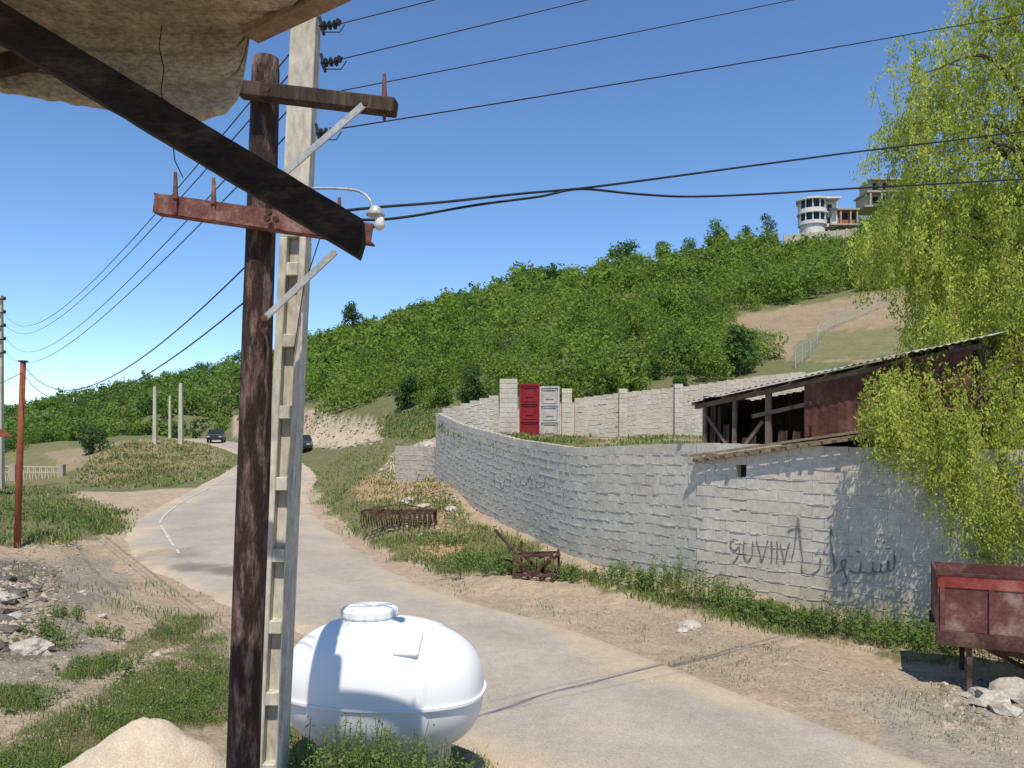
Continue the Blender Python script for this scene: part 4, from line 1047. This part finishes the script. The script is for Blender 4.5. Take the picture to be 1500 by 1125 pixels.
for u,d,R,H in [(985,14.6,.45,.75),(1030,14.0,.5,.7),(1062,13.6,.4,.5),(955,15.2,.4,.4),(1180,12.6,.4,.4),(1215,12.4,.45,.6),(1250,12.2,.5,.5),(1290,11.9,.5,.6),(1335,11.6,.5,.45),(1375,11.5,.4,.5),(1125,13.0,.4,.3),(905,16,.5,.35),(700,17.3,.7,.65),(735,17.2,.5,.55),(680,18.5,.5,.45),(650,21,.6,.45),(775,17,.4,.3),(840,16.2,.4,.3),(1455,10.9,.6,.6),(1090,13.2,.4,.4),(1150,12.7,.4,.35)]:
    x=(u-750)/F*d; weed(x,d,gz(x,d),R,H,900,.028 if d<15 else .034,'leafy green weeds growing at the wall foot' if d<16 else 'leafy weeds on the grassy verge',100+k); k+=1
for u,v,R,d in [(440,1085,.22,5.5),(480,1048,.26,5.4),(525,1042,.3,5.5),(570,1050,.28,5.4),(615,1072,.26,5.5),(655,1088,.25,5.6),(690,1104,.2,5.7),(500,1070,.3,5.0),(560,1080,.3,5.0),(620,1095,.28,5.1),(420,1090,.2,6.1),(660,1108,.25,5.2)]:
    x=(u-750)/F*d; g0=gz(x,d); weed(x,d,g0,R,max(.2,ZV(d,v)-g0),1200,.016,'fresh green weeds crowding the tank base',100+k); k+=1
for u,d,R in [(470,6.1,.3),(540,6.1,.3),(610,6.1,.3),(670,6.3,.25)]:
    x=(u-750)/F*d; g0=gz(x,d); weed(x,d,g0,R,.3,700,.016,'fresh green weeds crowding the tank base',100+k); k+=1
for u,v,R,H in [(75,945,.28,.3),(60,925,.2,.22),(95,905,.2,.25),(152,932,.2,.22),(30,1035,.35,.2),(120,985,.4,.15),(165,975,.3,.12),(280,1010,.4,.2),(250,1040,.4,.2),(90,760,.8,.45),(40,755,.8,.5),(140,770,.6,.3),(10,745,1.,.6)]:
    x,y,z,_=px2ground([u],[v]); weed(float(x[0]),float(y[0]),float(z[0]),R,H,600,.018 if v>850 else .045,'low leafy weeds on bare earth',100+k); k+=1

# ---------------------------------------------------------------- big willow-like tree
random.seed(5)
tb=Vector((9.6,13.2,0)); tr_=thing('willow_tree',tb,'large yellow-green willow with drooping sprays over wall','tree')
def cp_(u,v,dy=0):
    W=float(np.interp(v,[420,580,700],[13.4,12.1,11.5])); return Vector(((u-750)/F*W,W+dy,ZV(W,v)))
tips=[(1330,130,-.6),(1310,210,.5),(1440,60,.3),(1370,260,-.8),(1290,370,.2),(1330,330,1.0),(1420,420,-.5),(1310,540,.2),(1400,600,-.3),(1450,640,.2),(1420,200,.9),(1490,120,-.4),(1480,320,.8),(1460,520,-.4),(1560,50,0),(1650,200,.8),(1700,400,-.6),(1600,550,.5),(1620,-100,0),(1500,-60,.4)]
m=MB(); m.tube([tb+Vector((0,0,-.2)),tb+Vector((-.1,0,1.5)),tb+Vector((-.35,.05,3.2)),tb+Vector((-.5,.1,5)),tb+Vector((-.7,0,7)),tb+Vector((-.8,0,10))],[.28,.24,.19,.14,.09,.03],12,jit=.05)
limbs=[]
for (u,v,dy) in tips:
    e=cp_(u,v,dy); z0=max(3.2,min(9.,e.z-1.2)); s0=Vector((tb.x-.08*z0,tb.y,z0)); mid=s0.lerp(e,.5)+Vector((0,0,.9)); q=cr([tuple(s0),tuple(mid),tuple(e)],6)
    m.tube(q,[.06*(1-.85*i/(len(q)-1)) for i in range(len(q))],6); limbs+=[Vector(p) for p in q[3:]]
pl=[(1300,60),(1330,95),(1370,95),(1400,50),(1440,-10),(1480,-120),(1700,-300),(1950,-150),(2000,300),(1950,700),(1700,830),(1500,815),(1420,820),(1380,790),(1400,745),(1375,705),(1330,672),(1275,640),(1272,600),(1305,545),(1305,450),(1262,415),(1264,350),(1300,300),(1290,215),(1315,170)]
plA=np.array(pl,float)
NSP=6000
u=rng.uniform(1240,1990,NSP*3); v=rng.uniform(-300,835,NSP*3); keep=inpoly(u,v,plA)&((u<1540)|(rng.random(len(u))<.14)); 
cl=vnoise(u/34,v/44); keep&=(cl>.26+.16*(u<1330)*1.0)|(rng.random(len(u))<.10); keep&=~((v<110)&(u<1480)&(rng.random(len(u))<.35)); keep&=~((v>660)&(u<1430)&(rng.random(len(u))<.45))
keep|=inpoly(u,v,plA)&(u>1370)&(u<1540)&(v>260)&(v<680)&(rng.random(len(u))<.6)
u=u[keep][:NSP];v=v[keep][:NSP]
LP=[];LN=[];LC=[];LS=[];tw=0
for i in range(len(u)):
    L=random.uniform(.3,.75)*(1.3 if v[i]>450 else .95)
    p=cp_(u[i],v[i]-L*F/12.5*.45,0); k=p.y/11.0
    p.y+=random.gauss(0,.75)*(1.0 if u[i]>1400 else .6) if v[i]<500 else random.gauss(0,.3)
    a=random.uniform(0,6.28); out=random.uniform(.05,.30)*(1.4 if v[i]<350 else .75); dx,dy=math.cos(a)*out,math.sin(a)*out
    rise=.12 if v[i]<300 else .03
    nl=int(38*L/.5); clr=random.uniform(.78,1.2); yel=random.random()
    if tw<900 and i%5==0:
        m.tube([p,p+Vector((dx*.6,dy*.6,-L*.3+rise)),p+Vector((dx,dy,-L))],.003,4,caps=False); tw+=1
    for j in range(nl):
        t=random.random(); c=p+Vector((dx*min(1,t*1.4),dy*min(1,t*1.4),-L*t**1.15+rise*math.sin(math.pi*t)))
        LP.append((c.x+random.gauss(0,.04),c.y+random.gauss(0,.04),c.z+random.gauss(0,.03)))
        LN.append((random.gauss(0,.8),random.gauss(0,.6)-.9,random.gauss(0,.6)+.6))
        LC.append((clr,yel)); LS.append(k)
for i in range(140):
    a=random.choice(limbs); j=random.randrange(len(u)); e=cp_(u[j],v[j],random.gauss(0,.5))
    if (e-a).length<2.2: m.tube([a,a.lerp(e,.5)+Vector((0,0,.15)),e],[.012,.008,.004],5,caps=False)
m.make('trunk',M['bark'],tr_)
LP=np.array(LP)-np.array(tb);LN=np.array(LN);LN/=np.linalg.norm(LN,axis=1)[:,None];LC=np.array(LC)
yy=LC[:,1:2]; col=(np.array((.29,.37,.06))*(1-yy)+np.array((.52,.55,.12))*yy)*LC[:,:1]*rng.uniform(.85,1.15,(len(LP),1))
V,Fq,cq=leafquads(LP,LN,rng.uniform(.018,.035,len(LP))*np.array(LS),.42,col,hang=1)
obj('crown',npmesh('crown',V,Fq,cq),M['leafw'],tr_); print('willow',len(Fq))

# ---------------------------------------------------------------- rocks
def rock(x,y,z,sx,sy,sz,seed,mt,lab,name='rock',cat='rock',sub=3,amp=.25):
    bm_=bmesh.new(); bmesh.ops.create_icosphere(bm_,subdivisions=sub,radius=1)
    for v in bm_.verts:
        o=Vector((seed*3.1,seed*1.7,0)); k=1+amp*mn.noise(v.co*1.3+o)*1.6+amp*.5*mn.noise(v.co*3.5+o)+amp*.2*mn.noise(v.co*9+o); v.co=Vector((v.co.x*sx*k,v.co.y*sy*k,v.co.z*sz*k))
    me=bpy.data.meshes.new(name); bm_.to_mesh(me); bm_.free()
    if sub>3: me.polygons.foreach_set('use_smooth',[True]*len(me.polygons))
    obj(name,me,mt,None,(x,y,z),label=lab,category=cat)
for i,(u,v,s) in enumerate([(48,953,.16),(1010,920,.14),(1000,925,.09),(620,745,.25),(600,735,.2),(1450,1030,.2),(1490,1020,.26),(1475,1045,.15),(1435,1022,.14),(660,748,.2),(20,905,.10),(5,880,.14),(560,690,.2),(600,668,.35),(625,655,.4),(150,905,.06),(200,890,.05),(120,870,.07),(230,960,.05)]):
    x,y,z,_=px2ground([u],[v]); x,y,z=float(x[0]),float(y[0]),float(z[0])
    rock(x,y,z+s*.15,s*1.2,s,s*.62,i+1,M['rock'],'pale angular rock lying on the ground',amp=.4,sub=2 if i!=0 else 3)
for i,(u,v,s) in enumerate([(-8,905,.16),(12,925,.09),(25,870,.10),(-8,950,.12),(50,862,.07),(38,895,.06),(8,850,.10),(75,845,.06),(20,940,.05),(60,880,.05),(0,880,.12),(30,852,.07)]):
    x,y,z,_=px2ground([u],[v]); x,y,z=float(x[0]),float(y[0]),float(z[0])
    rock(x,y,z+s*.1,s*1.5,s,s*.6,i+60,M['rubble'],'broken rubble lump with shadow in its dark colour on a dirt bank',amp=.5,sub=2)
hx,hy=-2.62,5.95; V=[];Fl=[]; nr,na=26,64
for i in range(nr+1):
    r=i/nr
    for j in range(na):
        a=2*math.pi*j/na; X=math.cos(a)*r*1.05; Y=math.sin(a)*r*.75
        h=.60*math.exp(-(r/.58)**2.4)*(1+.22*mn.noise(Vector((X*2.2,Y*2.2,1))))+.05*(1-r)*mn.noise(Vector((X*6,Y*6,3)))+.012*mn.noise(Vector((X*22,Y*22,5)))
        V.append((X,Y,gz(hx+X,hy+Y)+h-.03*r*r*2-.01))
for i in range(nr):
    for j in range(na): Fl.append((i*na+j,i*na+(j+1)%na,(i+1)*na+(j+1)%na,(i+1)*na+j))
obj('sand_mound',npmesh('sand_mound',V,Fl,None,True),M['sand'],None,(hx,hy,0),label='low mound of pale sandy plaster beside the pole',category='mound')
def stones(pl,n,smin,smax):
    x,y,z=scatter(pl,n); return np.stack([x,y,z],1),rng.uniform(smin,smax,len(x))
A=[stones([(600,845),(900,920),(1400,1050),(1500,1125),(1500,1000),(1380,1000),(900,885),(640,845)],3200,.006,.026),
   stones([(0,830),(330,870),(330,1000),(0,1125)],3600,.005,.024),stones([(560,690),(650,690),(690,790),(560,780)],700,.02,.08),
   stones([(-20,830),(90,830),(70,960),(-20,960)],900,.015,.06),
   stones([(20,800),(190,790),(190,840),(20,840)],400,.01,.05),stones([(440,600),(560,615),(560,655),(440,655)],300,.06,.25),stones([(1380,1000),(1500,990),(1500,1070),(1380,1070)],400,.02,.06)]
pp=np.concatenate([a[0] for a in A]); ss=np.concatenate([a[1] for a in A])
oct_=np.array([(1,0,0),(0,1,0),(-1,0,0),(0,-1,0),(0,0,1),(0,0,-1)],float); tf=np.array([(0,1,4),(1,2,4),(2,3,4),(3,0,4),(1,0,5),(2,1,5),(3,2,5),(0,3,5)])
nS=len(pp); sc=rng.uniform(.6,1.4,(nS,1,3)); sc[:,:,2]*=.6; an=rng.uniform(0,6.28,nS); ov=oct_[None]*(1+rng.normal(0,.2,(nS,6,1)))*sc*ss[:,None,None]
rx=ov[:,:,0]*np.cos(an)[:,None]-ov[:,:,1]*np.sin(an)[:,None]; ry=ov[:,:,0]*np.sin(an)[:,None]+ov[:,:,1]*np.cos(an)[:,None]
V=np.stack([rx,ry,ov[:,:,2]],-1)+pp[:,None]; Fq=(tf[None]+np.arange(nS)[:,None,None]*6).reshape(-1,3)
cg=np.repeat(np.array((.8,.76,.70))[None]*rng.uniform(.5,1.2,(nS,1)),6,axis=0)
M['stone']=mat('stone',(.38,.33,.27),(.56,.49,.41),5,.9,.2,.01,attr=True)
obj('gravel',npmesh('gravel',V.reshape(-1,3),Fq,cg),M['stone'],kind='stuff',label='loose gravel on the verges')

# ---------------------------------------------------------------- camera, light
cam=bpy.data.cameras.new('Camera'); co=bpy.data.objects.new('Camera',cam); COL.objects.link(co); co.location=(0,0,CZ); co.rotation_euler=(math.radians(90),0,0)
cam.sensor_width=36; cam.lens=F/1500*36; cam.shift_y=(HZ-562.5)/1500; cam.clip_end=5000; cam.clip_start=.05; S.camera=co
sv=Vector((.03,-.56,1.0)).normalized()
sun=bpy.data.lights.new('Sun','SUN'); sun.energy=5.0; sun.angle=math.radians(.5); sun.color=(1,.93,.80)
so=bpy.data.objects.new('Sun',sun); COL.objects.link(so); so.rotation_euler=sv.to_track_quat('Z','Y').to_euler()
w=bpy.data.worlds.new('World'); S.world=w; w.use_nodes=True; nt=w.node_tree; bg=nt.nodes['Background']
sk=N(nt,'ShaderNodeTexSky',sky_type='NISHITA'); sk.sun_disc=False; sk.sun_elevation=math.asin(sv.z); sk.sun_rotation=math.atan2(sv.x,sv.y); sk.air_density=1.0; sk.dust_density=0.0; sk.ozone_density=2.5; sk.altitude=2600
hs_=N(nt,'ShaderNodeHueSaturation'); hs_.inputs['Saturation'].default_value=1.12; hs_.inputs['Value'].default_value=1.3
nt.links.new(sk.outputs[0],hs_.inputs['Color']); nt.links.new(hs_.outputs[0],bg.inputs[0]); bg.inputs[1].default_value=.15
S.view_settings.view_transform='Standard'; S.view_settings.look='None'; S.view_settings.exposure=0
